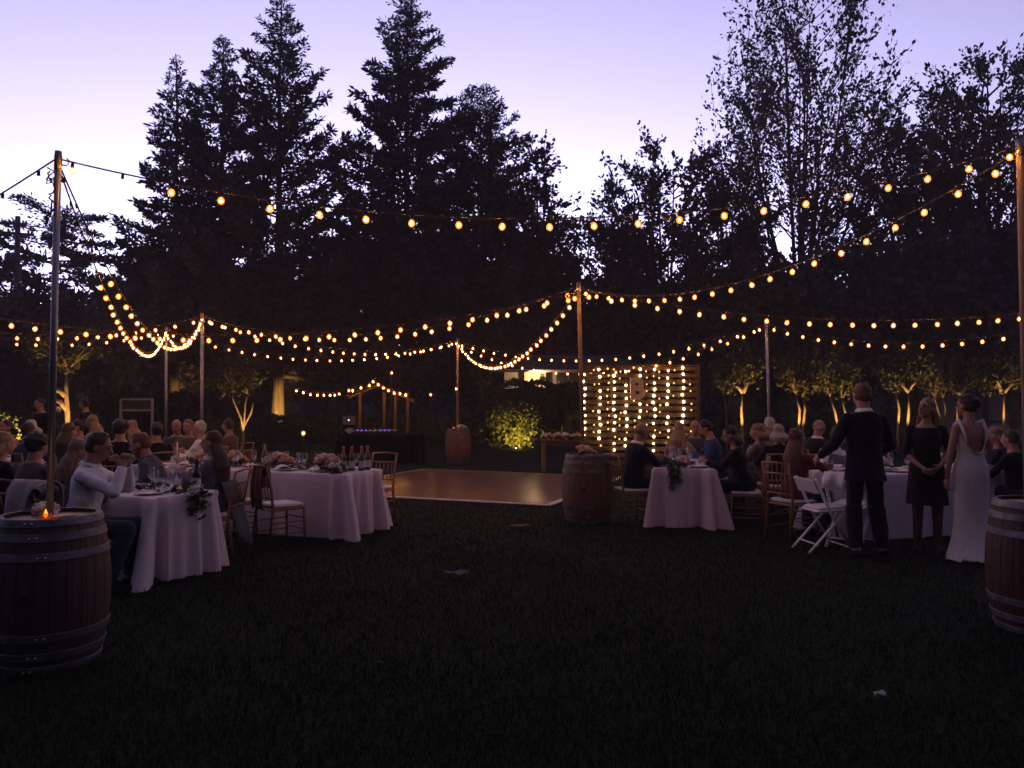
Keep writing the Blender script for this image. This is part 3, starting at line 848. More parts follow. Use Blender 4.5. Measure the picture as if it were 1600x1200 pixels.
string(at('C', .12), at('I', .05), .66, 'festoon string from the dance floor corner running low across the far tables', spacing=.33)
string(at('C', .06), at('F'), .84, 'steep drooping festoon string from the dance floor corner to the reddish barrel', spacing=.3)
string(at('F', .08), at('G'), .55, 'higher of two festoon strings from the reddish barrel to the garden-tree pole', spacing=.36)
string(at('F', .12), at('G', .03), .86, 'lower of two festoon strings from the reddish barrel to the garden-tree pole', spacing=.34)
string(at('A', .05), at('D', .03), .84, 'festoon string diving from the candle barrel pole to the pole by the far tables', spacing=.32, no_glow=tuple(range(5)), bs=.72)  # first bulbs glowless, standing in for lit ones lost against bright sky
string(at('A', .07), at('E', .02), .85, 'festoon string diving from the candle barrel pole to the far back pole', spacing=.34, no_glow=tuple(range(6)), bs=.72)
string(at('D', .06), at('E', .05), .42, 'short drooping festoon string between the two far poles', spacing=.22)
string(at('E', .06), at('F', .03), .55, 'low festoon string from the far back pole to the reddish barrel', spacing=.3)
string(at('D', .03), at('F', .05), .46, 'festoon string from the pole by the far tables to the reddish barrel', spacing=.34)
string(at('D', .05), P(-260, 470, 13.0), .45, 'festoon string from the pole by the far tables out over the far guests', spacing=.33)
string(at('E', .05), P(-200, 490, 16.0), .42, 'festoon string from the far back pole out over the far guests', spacing=.36)
string(at('A', .02), P(-330, 480, 5.4), .05, 'festoon string with dark bulbs running out from the candle barrel pole', spacing=.3, no_glow=tuple(range(40)), bs=.78)

pl_ = MB(); q_ = at('A', .03).lerp(at('B', .03), .60) - Vector((0, 0, 4 * .46 * .6 * .4)) - Vector((at('A').x, at('A').y, 0))
pl_.box(q_ + Vector((0, 0, -.02)), (.07, .03, .035), rot=Matrix.Rotation(R(32), 3, 'Y'), bev=.006); pl_.build('plug', mat('plug_grey', (.25, .24, .25), .6), sAB, False)

# ------------------------------------------------------------------ garden arbour with lights
def arbour():
    d = 27.0
    ap = P(585, 596, d); lf = P(538, 616, d); rt = P(640, 622, d)
    root = thing('arbour', (ap.x, d, 0), 0, 'timber arbour with warm bulbs along its gable beyond the dance floor', 'arbour')
    o = Vector((ap.x, d, 0))
    for x in (P(555, 600, d).x - ap.x, P(594, 600, d).x - ap.x + .0, P(612, 600, d).x - ap.x, P(632, 600, d).x - ap.x):
        for yy in (0,):
            b = MB(); b.box((x, yy + .9, 1.0), (.10, .10, 2.0), bev=.008); b.build('post', TIMBER, root, False)
    for yy in (.9,):
        for a, b_ in ((lf, ap), (ap, rt)):
            v = (b_ - a); m = MB(); c = (a + b_) / 2 - o
            m.box((c.x, yy, c.z - .10), (v.length + .1, .06, .08), rot=Matrix.Rotation(-math.atan2(v.z, v.x), 3, 'Y')); m.build('rafter', TIMBER, root, False)
    for k in range(7):
        t = k / 6
        p = (lf.lerp(ap, t * 2) if t < .5 else ap.lerp(rt, t * 2 - 1)) - o
        m = MB(); m.box((p.x, .9, p.z - .03), (.05, .8, .05)); m.build('purlin', TIMBER, root, False)
    s = thing('string_lights', (lf.x, d - .1, 0), 0, 'warm bulbs following the gable of the timber arbour', 'string lights', 'small bulbs round the arbour')
    ref = Vector((lf.x, d - .1, 0)); pts = [P(545, 607, d), P(585, 597, d), P(640, 619, d)]
    c = MB(); c.tube([q - ref for q in pts], .006, 4); c.build('cord', CORD, s)
    for (px, py) in ((545, 611), (551, 611), (564, 607), (577, 603), (583, 597), (591, 602), (599, 607), (607, 611), (616, 615), (625, 616), (634, 618)):
        q = bpy.data.objects.new('bulb', BULB); link(q, s); q.location = P(px, py, d) - ref + Vector((0, 0, .14)); q.scale = (1.5,) * 3
    s = thing('string_lights', (PX(455, d), d, 0), 0, 'short swag of warm bulbs between the lit trunk and the arbour', 'string lights', 'small bulbs round the arbour')
    ref = Vector((PX(455, d), d, 0)); pp = [(452, 606), (463, 610), (474, 613), (485, 616), (496, 617), (506, 617), (516, 617), (523, 617), (530, 615), (541, 612)]
    c = MB(); c.tube([P(a, b - 4, d) - ref for a, b in pp], .006, 4); c.build('cord', CORD, s)
    for px, py in pp[1:-1]:
        q = bpy.data.objects.new('bulb', BULB); link(q, s); q.location = P(px, py, d) - ref + Vector((0, 0, .1)); q.scale = (1.35,) * 3
    for (px, py, nm) in ((612, 582, 'above the arbour'), (673, 616, 'beside the arbour'), (713, 607, 'just behind the pole in the reddish barrel'), (474, 674, 'low on the grass behind the far table')):
        dd = 27.5 if py < 650 else 24.0
        p = P(px, py, dd)
        r = thing('garden_lamp', (p.x, dd, 0), 0, 'single small warm lamp ' + nm, 'lamp', 'single lamps in the garden')
        b = MB(); b.tube([(0, 0, -.05), (0, 0, p.z)], .012, 6); b.build('stem', LAMP_BLACK, r)
        q = bpy.data.objects.new('bulb', BULB); link(q, r); q.location = (0, 0, p.z + .1); q.scale = (1.4 if py < 650 else 1.9,) * 3
arbour()

# ------------------------------------------------------------------ pallet wall with fairy lights
PALLET = wood('pallet_wood', (.075, .038, .026), (.13, .068, .046), .8, (.5, 4, 4), 5, .4)
def pallet_wall():
    d = 17.2
    x0, x1 = PX(911, d), PX(1090, d); zt = P(1000, 572, d).z; W = x1 - x0
    root = thing('pallet_wall', ((x0 + x1) / 2, d, 0), 0, 'wall of old pallets hung with rows of fairy lights', 'pallet wall')
    rows = 16; pitch = (zt - .05) / rows
    rng = random.Random(2); meshes = []
    for k in range(6):
        b = MB(); b.box((0, 0, 0), (W / 2 - .012, .02, pitch * (.56 + .05 * (k % 3))), bev=.004); meshes.append(b.mesh('plank', PALLET, False))
    for r in range(rows):
        for h in (-1, 1):
            o = bpy.data.objects.new('plank', rng.choice(meshes)); link(o, root)
            o.location = (h * W / 4, -.06 + rng.uniform(-.004, .004), .08 + pitch * (r + .45) + rng.uniform(-.012, .012)); o.rotation_euler = (0, R(rng.uniform(-.5, .5)), 0)
    for x in [W * (k / 8 - .5) * .985 for k in range(9)]:
        b = MB(); b.box((x, 0, zt / 2), (.05, .1, zt), bev=.004); b.build('stringer', PALLET, root, False)
    b = MB(); b.box((0, -.02, zt + .012), (W + .06, .16, .024)); b.build('top_plank', PALLET, root, False)
    for x in (-W / 2 - .02, W / 2 + .02):
        b = MB(); b.box((x, -.02, zt / 2), (.03, .14, zt - .01)); b.build('side_plank', PALLET, root, False)
    for x in (-W * .35, W * .35):
        b = MB(); b.tube([(x, .06, zt * .8), (x, 1.2, 0)], .035, 6); b.build('brace', PALLET, root)
    # letter
    fc = bpy.data.curves.new('letter', 'FONT'); fc.body = 'B'; fc.size = .62; fc.extrude = .025; fc.bevel_depth = .012; fc.offset = .018
    fo = bpy.data.objects.new('letter', fc); link(fo)
    dg = bpy.context.evaluated_depsgraph_get(); me = bpy.data.meshes.new_from_object(fo.evaluated_get(dg)); bpy.data.objects.remove(fo)
    me.materials.clear(); me.materials.append(mat('letter_paint', (.74, .60, .52), .7, .12, 9))
    lo = bpy.data.objects.new('letter', me); link(lo); pl = P(984, 622, d - .14)
    lo.location = (pl.x, d - .14, pl.z); lo.rotation_euler = (R(90), 0, 0); lo.scale = (.92, 1.0, 1)
    tag(lo, 'plain painted capital letter B hung on the pallet wall', 'letter')
    # hanging strands
    LED = MB().ell((0, 0, 0), (.028, .028, .030), n=8, m=6).mesh('bulb', emission('fairy_light', (1.0, .68, .27), .42))
    LEDD = MB().ell((0, 0, 0), (.020, .020, .024), n=8, m=6).mesh('bulb', emission('dim_bulb_and_reflection', (1.0, .55, .14), .055, False))  # dim dots also stand in for lights behind and reflections between strands
    cols = [(913, 1), (928, 0), (937, 1), (950, 0), (960, 1), (969, 0), (978, 1), (991, 0), (1000, 1), (1011, 0), (1022, 1), (1031, 0), (1043, 1), (1053, 0), (1067, 1), (1079, 0)]
    words = ['at the pole end', 'second from the pole', 'third from the pole', 'just before the letter', 'right after the letter', 'in the middle past the letter', 'second from the free end', 'at the free end']
    for i, (px, bright) in enumerate(cols):
        x = PX(px, d - .12)
        r = thing('fairy_light_strand', (x, d - .12, 0), 0, ('bright hanging strand of fairy lights ' if bright else 'dim amber strand for lights behind and reflections, the one ') + words[i // 2], 'fairy lights', 'strands hung down the pallet wall')
        c = MB(); zz = zt; pts = []
        low = .55 if bright else .8
        y = 0.0; k = 0; step = .15
        zs = []
        z = zt - rng.uniform(.03, .14)
        while z > low:
            zs.append(z); z -= step * rng.uniform(.92, 1.1)
        pts = [(rng.uniform(-.022, .022), rng.uniform(-.01, .02), z) for z in zs]
        c.tube([(0, .03, zt)] + pts, .004, 4); c.build('wire', LAMP_BLACK, r)
        for p in pts:
            if rng.random() < (.05 if bright else .45): continue
            o = bpy.data.objects.new('bulb', LED if (bright and rng.random() < .86) else LEDD); link(o, r); o.location = p; o.location.y -= .015
            s_ = rng.uniform(.8, 1.1); o.scale = (s_,) * 3
pallet_wall()

# ------------------------------------------------------------------ linen tables
LINEN = mat('linen', (.68, .58, .66), .85, .06, 30, bump=.12, bscale=220, sheen=.2)
PLYWOOD = wood('table_ply', (.3, .2, .12), (.4, .28, .18))
def cloth(root, L, W, seed, h=.76, flare=.075, m=LINEN):
    """table linen: flat top, hanging sides with folds that gather at the corners, hem on the grass"""
    rng = random.Random(seed)
    per = []
    nL, nW = int(L / .035), int(W / .03)
    rc = .03
    for i in range(nL): per.append((L * i / nL, 0, 0, -1))
    for i in range(nW): per.append((L, W * i / nW, 1, 0))
    for i in range(nL): per.append((L - L * i / nL, W, 0, 1))
    for i in range(nW): per.append((0, W - W * i / nW, -1, 0))
    n = len(per); ph = [rng.uniform(0, 6.28) for _ in range(6)]
    rows = []
    K = 14
    for k in range(K + 1):
        s = k / K
        ring = []
        for i, (x, y, nx, ny) in enumerate(per):
            dc = min(math.hypot(x - cx, y - cy) for cx in (0, L) for cy in (0, W))
            corner = math.exp(-(dc / .17) ** 2)
            # smooth outward direction round the corner
            ox, oy = nx, ny
            if dc < .2:
                cx = 0 if x < L / 2 else L; cy = 0 if y < W / 2 else W
                ddx, ddy = (-1 if cx == 0 else 1), (-1 if cy == 0 else 1)
                t = .5 * (1 - dc / .2)
                ox, oy = (nx * (1 - t) + ddx * t * (nx == 0)), (ny * (1 - t) + ddy * t * (ny == 0))
                q = math.hypot(ox, oy); ox, oy = ox / q, oy / q
            arc = (i / n) * 2 * (L + W)
            fold = math.tanh(1.9 * math.sin(arc * 11 + ph[0] + .9 * math.sin(arc * 3 + ph[1]))) * .55 + math.sin(arc * 19 + ph[2]) * .25 + math.sin(arc * 37 + ph[3]) * .08
            out = flare * s ** 1.1 * (.42 + .75 * corner) + s ** .9 * (.034 + .034 * (nx != 0) + .09 * corner) * fold + .012 * min(1, s * 14)
            out += corner * .18 * s ** .8 * math.tanh(1.6 * math.sin(arc * 25 + ph[4]))
            out -= .085 * s ** .8 * math.exp(-((dc - .2) / .05) ** 2) + .05 * s ** .9 * (nx != 0) * math.exp(-((dc - .36) / .04) ** 2)
            z = h * (1 - s) + .006 + .02 * max(0, s - .93) * math.sin(arc * 6 + ph[5])
            if k == 0: out = -.012; z = h + .012
            if k == 1: z = h - .012
            ring.append(Vector((x + ox * out, y + oy * out, max(z, .008))))
        rows.append(ring)
    b = MB(); b.loft(rows, True, False)
    b.add([Vector((p.x, p.y, p.z)) for p in rows[0]], [tuple(range(n))])
    return b.build('tablecloth', m, root)

def linen_table(C, ang, L, W, seed, label):
    root = thing('dinner_table', (C[0], C[1], 0), ang, label, 'table', 'linen-covered dinner tables')
    t = MB(); t.box((L / 2, W / 2, .74), (L - .03, W - .03, .03), bev=.008); t.build('tabletop', PLYWOOD, root, False)
    for x in (.25, L - .25):
        for y in (.12, W - .12):
            l = MB(); l.tube([(x, y, .73), (x, y, 0)], .018, 8); l.build('leg', STEEL, root)
    return root
def tframe(C, ang):
    u = Vector((math.cos(ang), math.sin(ang), 0)); v = Vector((-math.sin(ang), math.cos(ang), 0))
    return lambda a, b, z=.77: Vector((C[0], C[1], 0)) + u * a + v * b + Vector((0, 0, z))
# local x = along the table, local y = across; u runs from the far end towards the visible end
TABLES = {}
def mk(key, C, ang, L, W, seed, label, clab):
    root = linen_table(C, ang, L, W, seed, label)
    h = bpy.data.objects.new('tablecloth_root', None); bpy.data.objects.remove(h)
    co = cloth(None, L, W, seed); co.location = (C[0], C[1], 0); co.rotation_euler = (0, 0, ang)
    tag(co, clab, 'tablecloth', 'pale linen tablecloths')
    TABLES[key] = (tframe(C, ang), L, W, ang)
a1 = math.atan2(-.45, .89)      # direction towards the visible end of table one
L1 = 2.44
C1 = Vector((-3.22, 6.9, 0)) - Vector((math.cos(a1), math.sin(a1), 0)) * L1
mk('one', C1, a1, L1, .76, 4, 'dinner table of the man in the white shirt, under pale linen', 'pale linen cloth on the table of the man in the white shirt')
a2 = math.atan2(-.36, .93)
C2 = Vector((-1.99, 9.18, 0)) - Vector((math.cos(a2), math.sin(a2), 0)) * 3.6
mk('two', C2, a2, 3.6, .86, 8, 'long dinner table set with bottles beside the dance floor', 'pale linen cloth on the long table set with bottles')
a3 = math.atan2(.98, .2)
C3 = Vector((2.62, 9.95, 0))
mk('three', C3, a3, 1.83, .78, 15, 'dinner table between the man in a navy suit and the guest in black', 'pale linen cloth on the table of the man in the navy suit')
a4 = math.atan2(.30, .95)
C4 = Vector((4.02, 9.05, 0))
mk('four', C4, a4, 2.44, .8, 19, 'dinner table behind the standing couple', 'pale linen cloth on the table behind the standing couple')
C5 = Vector((-9.6, 11.7, 0)); a5 = math.atan2(-.1, 1)
mk('five', C5, a5, 4.4, .8, 23, 'far dinner table crowded with guests', 'pale linen cloth on the far crowded table')

# ------------------------------------------------------------------ chairs
GOLD = wood('chair_gold', (.20, .11, .05), (.30, .17, .075), .45, (3, 3, .6), 8, .1)
CUSH = mat('cushion', (.66, .62, .64), .8, .06, 12, bump=.1, bscale=90)
def make_chiavari():
    root = thing('banquet_chair', (0, 0, 0), 0, 'x', 'chair', 'gilt spindle-back banquet chairs')
    w, dp, sh, bh = .40, .40, .43, .92
    for sx in (-1, 1):
        l = MB(); l.tube([(sx * w / 2, dp / 2, 0), (sx * w / 2, dp / 2 - .01, sh)], [.013, .017], 8); l.build('leg', GOLD, root)
        l = MB(); l.tube([(sx * w / 2 * .95, -dp / 2 - .05, 0), (sx * w / 2 * .95, -dp / 2, sh), (sx * w / 2 * .97, -dp / 2 - .02, sh + .2), (sx * w / 2, -dp / 2 - .08, bh)], [.013, .017, .016, .013], 8); l.build('leg', GOLD, root)
        for z in (.14, .27):
            s = MB(); s.tube([(sx * w / 2, dp / 2, z), (sx * w / 2 * .95, -dp / 2 - .025, z)], .008, 6); s.build('stretcher', GOLD, root)
    for z in (.17, .30):
        s = MB(); s.tube([(-w / 2, dp / 2, z), (w / 2, dp / 2, z)], .008, 6); s.build('stretcher', GOLD, root)
    s = MB(); s.box((0, 0, sh - .012), (w + .01, dp + .01, .026), bev=.008); s.build('seat', GOLD, root, False)
    c = MB(); c.box((0, .01, sh + .025), (w - .01, dp - .02, .05), bev=.02); c.build('cushion', CUSH, root, True)
    for z, yy in ((sh + .12, -dp / 2 - .012), (bh - .13, -dp / 2 - .057), (bh - .01, -dp / 2 - .08)):
        r_ = MB(); r_.tube([(-w / 2, yy, z), (0, yy - .012, z + (.012 if z > .85 else 0)), (w / 2, yy, z)], .012, 8); r_.build('back_rail', GOLD, root)
    for k in range(5):
        x = (k - 2) * .066
        s = MB(); s.tube([(x, -dp / 2 - .018, sh + .12), (x, -dp / 2 - .066, bh - .13)], .008, 6); s.build('spindle', GOLD, root)
    return root
CH0 = make_chiavari(); ch_used = [False]
def chair(x, y, heading, label):
    o = CH0 if not ch_used[0] else copy_tree(CH0)
    ch_used[0] = True
    o.location = (x, y, 0); o.rotation_euler = (0, 0, R(heading)); o['label'] = label
    return o

WHITE = mat('white_resin', (.74, .72, .74), .4, .05, 8)
def make_folding():
    root = thing('folding_chair', (0, 0, 0), 0, 'x', 'chair', 'white folding garden chairs')
    w = .42
    for sx in (-1, 1):
        a = MB(); M_ = None
        a.tube([(sx * w / 2, .24, 0), (sx * w / 2, -.03, .45), (sx * w / 2, -.19, .80)], [.021, .021, .021], 8, flat=.75); a.build('leg', WHITE, root)
        a = MB(); a.tube([(sx * (w / 2 - .035), -.26, 0), (sx * (w / 2 - .035), .16, .43)], [.020, .020], 8, flat=.75); a.build('leg', WHITE, root)
    s = MB(); s.box((0, .03, .455), (w - .05, .38, .03), bev=.012, rot=Matrix.Rotation(R(3), 3, 'X')); s.build('seat', WHITE, root, False)
    p = MB(); p.box((0, .03, .48), (w - .09, .34, .03), bev=.014, rot=Matrix.Rotation(R(3), 3, 'X')); p.build('pad', CUSH, root)
    b = MB(); b.box((0, -.185, .72), (w + .02, .022, .17), bev=.01, rot=Matrix.Rotation(R(24), 3, 'X')); b.build('backrest', WHITE, root, False)
    for y, z in ((-.17, .095), (.205, .06)):
        c = MB(); c.tube([(-w / 2, y, z), (w / 2, y, z)], .010, 6); c.build('stretcher', WHITE, root)
    return root

# ------------------------------------------------------------------ things on the tables
GLASS = thin_glass('clear_glass', (.97, .97, 1), .28)
WG = MB()
WG.lathe([(.034, 0), (.033, .004), (.006, .008), (.0045, .05), (.0045, .085), (.012, .092), (.030, .112), (.038, .145), (.037, .18), (.031, .215)], 14, caps=False)
WG = WG.mesh('wine_glass', GLASS)
TUMB = MB().lathe([(.001, .004), (.026, .004), (.028, 0), (.034, .12)], 12, caps=False).mesh('water_glass', GLASS)
PLATE = mat('china', (.68, .66, .68), .25, .04, 8)
PLM = MB().lathe([(.002, .004), (.07, .004), (.085, .010), (.128, .018), (.131, .021), (.126, .022), (.085, .014), (.002, .009)], 24, caps=False).mesh('plate', PLATE)
NAP = mat('napkin', (.72, .70, .74), .85, .05, 18, bump=.1, bscale=160)
def napkin_mesh(seed):
    r = random.Random(seed); b = MB(); n = 10; rows = []
    for i in range(n):
        rows.append([Vector(((i / (n - 1) - .5) * .2 * (1 - .25 * abs(j / 7 - .5)), (j / 7 - .5) * .13, .006 + .045 * math.exp(-((i - 4.5) / 2.6) ** 2) * (.6 + .4 * math.sin(j * 1.7 + seed)) + .006 * r.random())) for j in range(8)])
    b.loft(rows, False, False)
    return b.mesh('napkin', NAP)
NAPM = [napkin_mesh(k) for k in range(3)]
def put(name, me, p, label, cat, group, rz=0, s=1, rx=0):
    o = bpy.data.objects.new(name, me); link(o); o.location = p; o.rotation_euler = (rx, 0, rz); o.scale = (s,) * 3
    return tag(o, label, cat, group)

BOT_G = mat('bottle_glass', (.10, .085, .07), .12, .1, 5, spec=.7)
BOT_D = mat('bottle_dark', (.012, .016, .012), .12, .1, 5, spec=.7)
LAB = mat('bottle_label', (.62, .60, .62), .7, .05, 20)
FOIL = mat('foil', (.62, .26, .12), .4, .1, 20, metal=.3)
def make_bottle(glass, foil, label):
    root = thing('bottle', (0, 0, 0), 0, label, 'bottle')
    b = MB(); b.lathe([(.001, .0), (.038, .002), (.040, .01), (.040, .155), (.034, .19), (.018, .225), (.0145, .25), (.0145, .288)], 16); b.build('glass_body', glass, root)
    l = MB(); l.lathe([(.0405, .04), (.0408, .045), (.0408, .12), (.0405, .125)], 16, caps=False); l.build('paper_label', LAB, root)
    f = MB(); f.lathe([(.0195, .222), (.0165, .245), (.0160, .286), (.0175, .290), (.0172, .305), (.002, .308)], 14); f.build('foil', foil, root)
    return root
BOT0 = make_bottle(BOT_G, FOIL, 'x'); BOT1 = make_bottle(BOT_D, mat('foil_dark', (.05, .05, .05), .4), 'x')
bot_used = {BOT0.name: False, BOT1.name: False}
def bottle(src, p, label, group=None, s=1):
    o = src if not bot_used[src.name] else copy_tree(src)
    bot_used[src.name] = True
    o.location = p; o.scale = (s,) * 3; o['label'] = label
    o['group'] = group or 'bottles on the dinner tables'
    return o

def rose_mesh(seed, m):
    r = random.Random(seed); b = MB()
    for k in range(9):
        a = k * 2.4; t = k / 9; rr = .006 + .022 * t
        c = Vector((math.cos(a) * rr, math.sin(a) * rr, .018 - .014 * t))
        M_ = Matrix.Rotation(a, 3, 'Z') @ Matrix.Rotation(R(25 + 40 * t), 3, 'Y')
        b.ell(c, (.006 + .004 * t, .016 + .010 * t, .020), M_, 6, 4)
    return b.mesh('bloom', m)
ROSES = [rose_mesh(1, mat('rose_peach', (.62, .36, .24), .7, .2, 30)), rose_mesh(2, mat('rose_white', (.70, .64, .56), .7, .12, 30)), rose_mesh(3, mat('rose_blush', (.6, .42, .36), .7, .2, 30))]
GREEN = leafmat('table_greenery', (.07, .09, .05))
def arrangement(p, label, n, spread, seed, pal=(0, 1, 2), leaves=60, h=.12):
    rng = np.random.default_rng(seed); rr = random.Random(seed)
    root = thing('flower_arrangement', p, 0, label, 'flowers', 'flowers on the dinner tables')
    lp = rng.normal(0, 1, (leaves, 3)) * np.array([spread * .75, spread * .6, .02]); lp[:, 2] = np.abs(lp[:, 2]) + .02
    link(bpy.data.objects.new('leaves', leaves_mesh('leaves', lp, np.tile(np.array([0, 0, .5]), (leaves, 1)) + lp * 6, .07, rng, GREEN, aspect=.5, spread=.6)), root)
    v = MB(); v.lathe([(.03, 0), (.04, .02), (.045, .06), (.04, .065)], 12); v.build('bowl', PLATE, root)
    for k in range(n):
        a = k * 2.4; q = math.sqrt((k + .5) / n) * spread
        o = bpy.data.objects.new('bloom', ROSES[rr.choice(pal)]); link(o, root)
        o.location = (math.cos(a) * q, math.sin(a) * q * .7, h * (1 - .55 * (q / spread) ** 2) + rr.uniform(-.015, .015)); s = rr.uniform(1.1, 1.7); o.scale = (s,) * 3
        o.rotation_euler = (math.sin(a) * -.6, math.cos(a) * .6, a)
    return root
def garland(pts, label, seed, n=260, blooms=()):
    rng = np.random.default_rng(seed)
    pts = [Vector(p) for p in pts]; o3 = pts[0].copy()
    root = thing('leaf_garland', o3, 0, label, 'garland', 'greenery laid along the tables')
    st = MB(); st.tube([p - o3 for p in pts], .006, 5); st.build('stem', GREEN, root)
    A = np.array([tuple(p - o3) for p in pts]); f = rng.random(n) * (len(pts) - 1); i = f.astype(int).clip(0, len(pts) - 2); fr = (f - i)[:, None]
    c = A[i] * (1 - fr) + A[i + 1] * fr; c = c + rng.normal(0, .035, (n, 3)); 
    link(bpy.data.objects.new('leaves', leaves_mesh('leaves', c, (A[i + 1] - A[i]), .075, rng, GREEN, aspect=.5, spread=.35)), root)
    for k, t in enumerate(blooms):
        j = min(int(t), len(pts) - 2); q = pts[j].lerp(pts[j + 1], t - j) - o3
        o = bpy.data.objects.new('bloom', ROSES[1]); link(o, root); o.location = q + Vector((0, -.04, .03)); o.scale = (1.7,) * 3; o.rotation_euler = (.9, 0, k)
def candle(p, label, h=.28):
    root = thing('taper_candle', p, 0, label, 'candle', 'tall candles on the tables')
    c = MB(); c.lathe([(.012, .03), (.0115, h), (.003, h + .004)], 10); c.build('wax', mat('wax', (.75, .70, .66), .5, .03, 10), root)
    s = MB(); s.lathe([(.035, 0), (.034, .006), (.012, .012), (.016, .035), (.014, .04)], 12); s.build('holder', GOLD, root)

def lay(key, items, word):
    """items: (kind, along, across)"""
    f, L, W, ang = TABLES[key]
    rr = random.Random(len(word))
    for it in items:
        k, a, b = it[:3]; p = f(a, b, .774)
        if k == 'g': put('wine_glass', WG, p, 'clear stemmed wine glass on ' + word, 'glass', 'glasses on ' + word, rr.uniform(0, 6))
        if k == 't': put('water_glass', TUMB, p, 'plain clear water tumbler on ' + word, 'glass', 'tumblers on ' + word)
        if k == 'p': put('plate', PLM, p, 'white china dinner plate on ' + word, 'plate', 'plates on ' + word)
        if k == 'n': put('napkin', NAPM[rr.randrange(3)], p + Vector((0, 0, .012)), 'crumpled white napkin on ' + word, 'napkin', 'napkins on ' + word, rr.uniform(0, 6), 1.15)
w1 = 'the table of the man in the white shirt'
lay('one', [('p', 2.14, .2), ('n', 2.1, .42), ('g', 2.05, .34), ('g', 2.24, .44), ('g', 2.30, .30), ('t', 1.95, .5), ('p', 2.1, .62), ('g', 1.8, .3), ('p', 1.5, .18), ('g', 1.55, .5), ('t', 2.33, .55), ('p', 1.0, .2), ('g', 1.1, .4), ('n', 1.3, .5), ('g', .7, .4), ('g', 1.72, .55), ('p', 1.45, .6)], w1)
f1 = TABLES['one'][0]
garland([f1(1.2, .4, .79), f1(1.8, .42, .79), f1(2.3, .44, .79), f1(2.45, .46, .775), f1(2.475, .47, .72), f1(2.50, .47, .62)], 'leafy garland spilling over the end of the table of the man in the white shirt', 31, 330, (3.2,))
candle(f1(.35, .4), 'tall white candle on the table of the man in the white shirt')
bottle(BOT1, f1(2.28, .62, .774), 'dark wine bottle in front of the woman with long hair')
w2 = 'the long table set with bottles'
f2 = TABLES['two'][0]
its = []
for k in range(6):
    x = .5 + k * .53
    its += [('p', x, .2), ('g', x + .16, .33), ('p', x + .08, .68), ('n', x - .12, .24), ('g', x + .22, .58), ('t', x + .05, .4)]
lay('two', its, w2)
for k, (a, b) in enumerate(((3.30, .42), (3.40, .45), (3.50, .52), (3.50, .66))):
    bottle(BOT0, f2(a, b, .774), 'bottle with orange foil neck in the row at the bare end of the long table', 'orange-necked bottles at the table end')
bottle(BOT0, f2(2.02, .5, .774), 'single orange-necked bottle among the flowers of the long table')
bottle(BOT1, f2(2.82, .55, .774), 'dark wine bottle in the middle of the long table')
for k, (a, sp, n_) in enumerate(((2.28, .16, 15), (3.02, .15, 14), (1.55, .15, 14), (1.0, .14, 12))):
    arrangement(f2(a, .47, .774), 'peach rose bunch on the long table, ' + ['between the single bottle and the dark bottle', 'beside the row of orange-necked bottles', 'behind the woman with long hair', 'at the end away from the dance floor'][k], n_, sp, 60 + k, h=.17)
car = MB(); car.lathe([(.045, 0), (.05, .02), (.05, .09), (.022, .15), (.02, .17), (.032, .21)], 14, caps=False)
put('carafe', car.mesh('carafe', GLASS), f2(2.62, .42, .774), 'clear glass carafe among the flowers of the long table', 'carafe', None)
garland([f2(.6, .43, .79), f2(1.6, .45, .79), f2(2.6, .42, .79), f2(3.2, .3, .79), f2(3.34, .22, .79), f2(3.42, .08, .79)], 'leafy garland along the middle of the long table', 32, 600)
arrangement(f2(3.36, .12, .774), 'posy of white roses with dark leaves at the corner of the long table', 6, .07, 66, (1,), 70, h=.08)
w3 = 'the table of the man in the navy suit'
lay('three', [('p', .2, .2), ('p', .22, .62), ('g', .3, .5), ('g', .42, .3), ('n', .25, .12), ('p', .7, .2), ('p', .7, .6), ('g', .75, .42), ('g', .85, .3), ('g', .9, .55), ('t', .5, .4), ('t', .35, .25), ('g', 1.2, .3), ('g', 1.25, .5), ('p', 1.3, .62), ('t', .62, .5)], w3)
f3 = TABLES['three'][0]
garland([f3(1.5, .4, .79), f3(.8, .42, .79), f3(.2, .5, .79), f3(0.0, .52, .78), f3(-.03, .52, .7), f3(-.07, .52, .58)], 'leafy garland hanging over the end of the table of the man in the navy suit', 33, 330)
arrangement(f3(.12, .38, .774), 'small white rose bunch on the table of the man in the navy suit', 7, .09, 71, (1, 2), 40, h=.09)
bottle(BOT0, f3(.75, .38, .774), 'orange-necked bottle on the table of the man in the navy suit')
w4 = 'the table behind the standing couple'
f4 = TABLES['four'][0]
its = []
for k in range(4):
    x = .3 + k * .58
    its += [('p', x, .2), ('g', x + .2, .3), ('p', x, .6), ('n', x - .15, .3), ('g', x + .18, .55), ('t', x + .05, .42)]
lay('four', its, w4)
arrangement(f4(.8, .42, .774), 'bunch of white roses on the table behind the standing couple', 9, .11, 72, (1, 2), 60)
w5 = 'the far crowded table'
f5 = TABLES['five'][0]
its = []
for k in range(7):
    x = .35 + k * .6
    its += [('p', x, .2), ('g', x + .2, .3), ('p', x, .6), ('g', x + .15, .55)]
lay('five', its, w5)
candle(f5(3.95, .35), 'tall white candle at the near end of the far crowded table', .3)
candle(f5(1.9, .35), 'tall white candle among the guests of the far crowded table', .3)
arrangement(f5(3.3, .4, .774), 'bunch of pale roses on the far crowded table', 10, .13, 73, (1, 2))
candle(f2(.55, .47, .774), 'tall white candle on the long table behind the woman with long hair', .3)
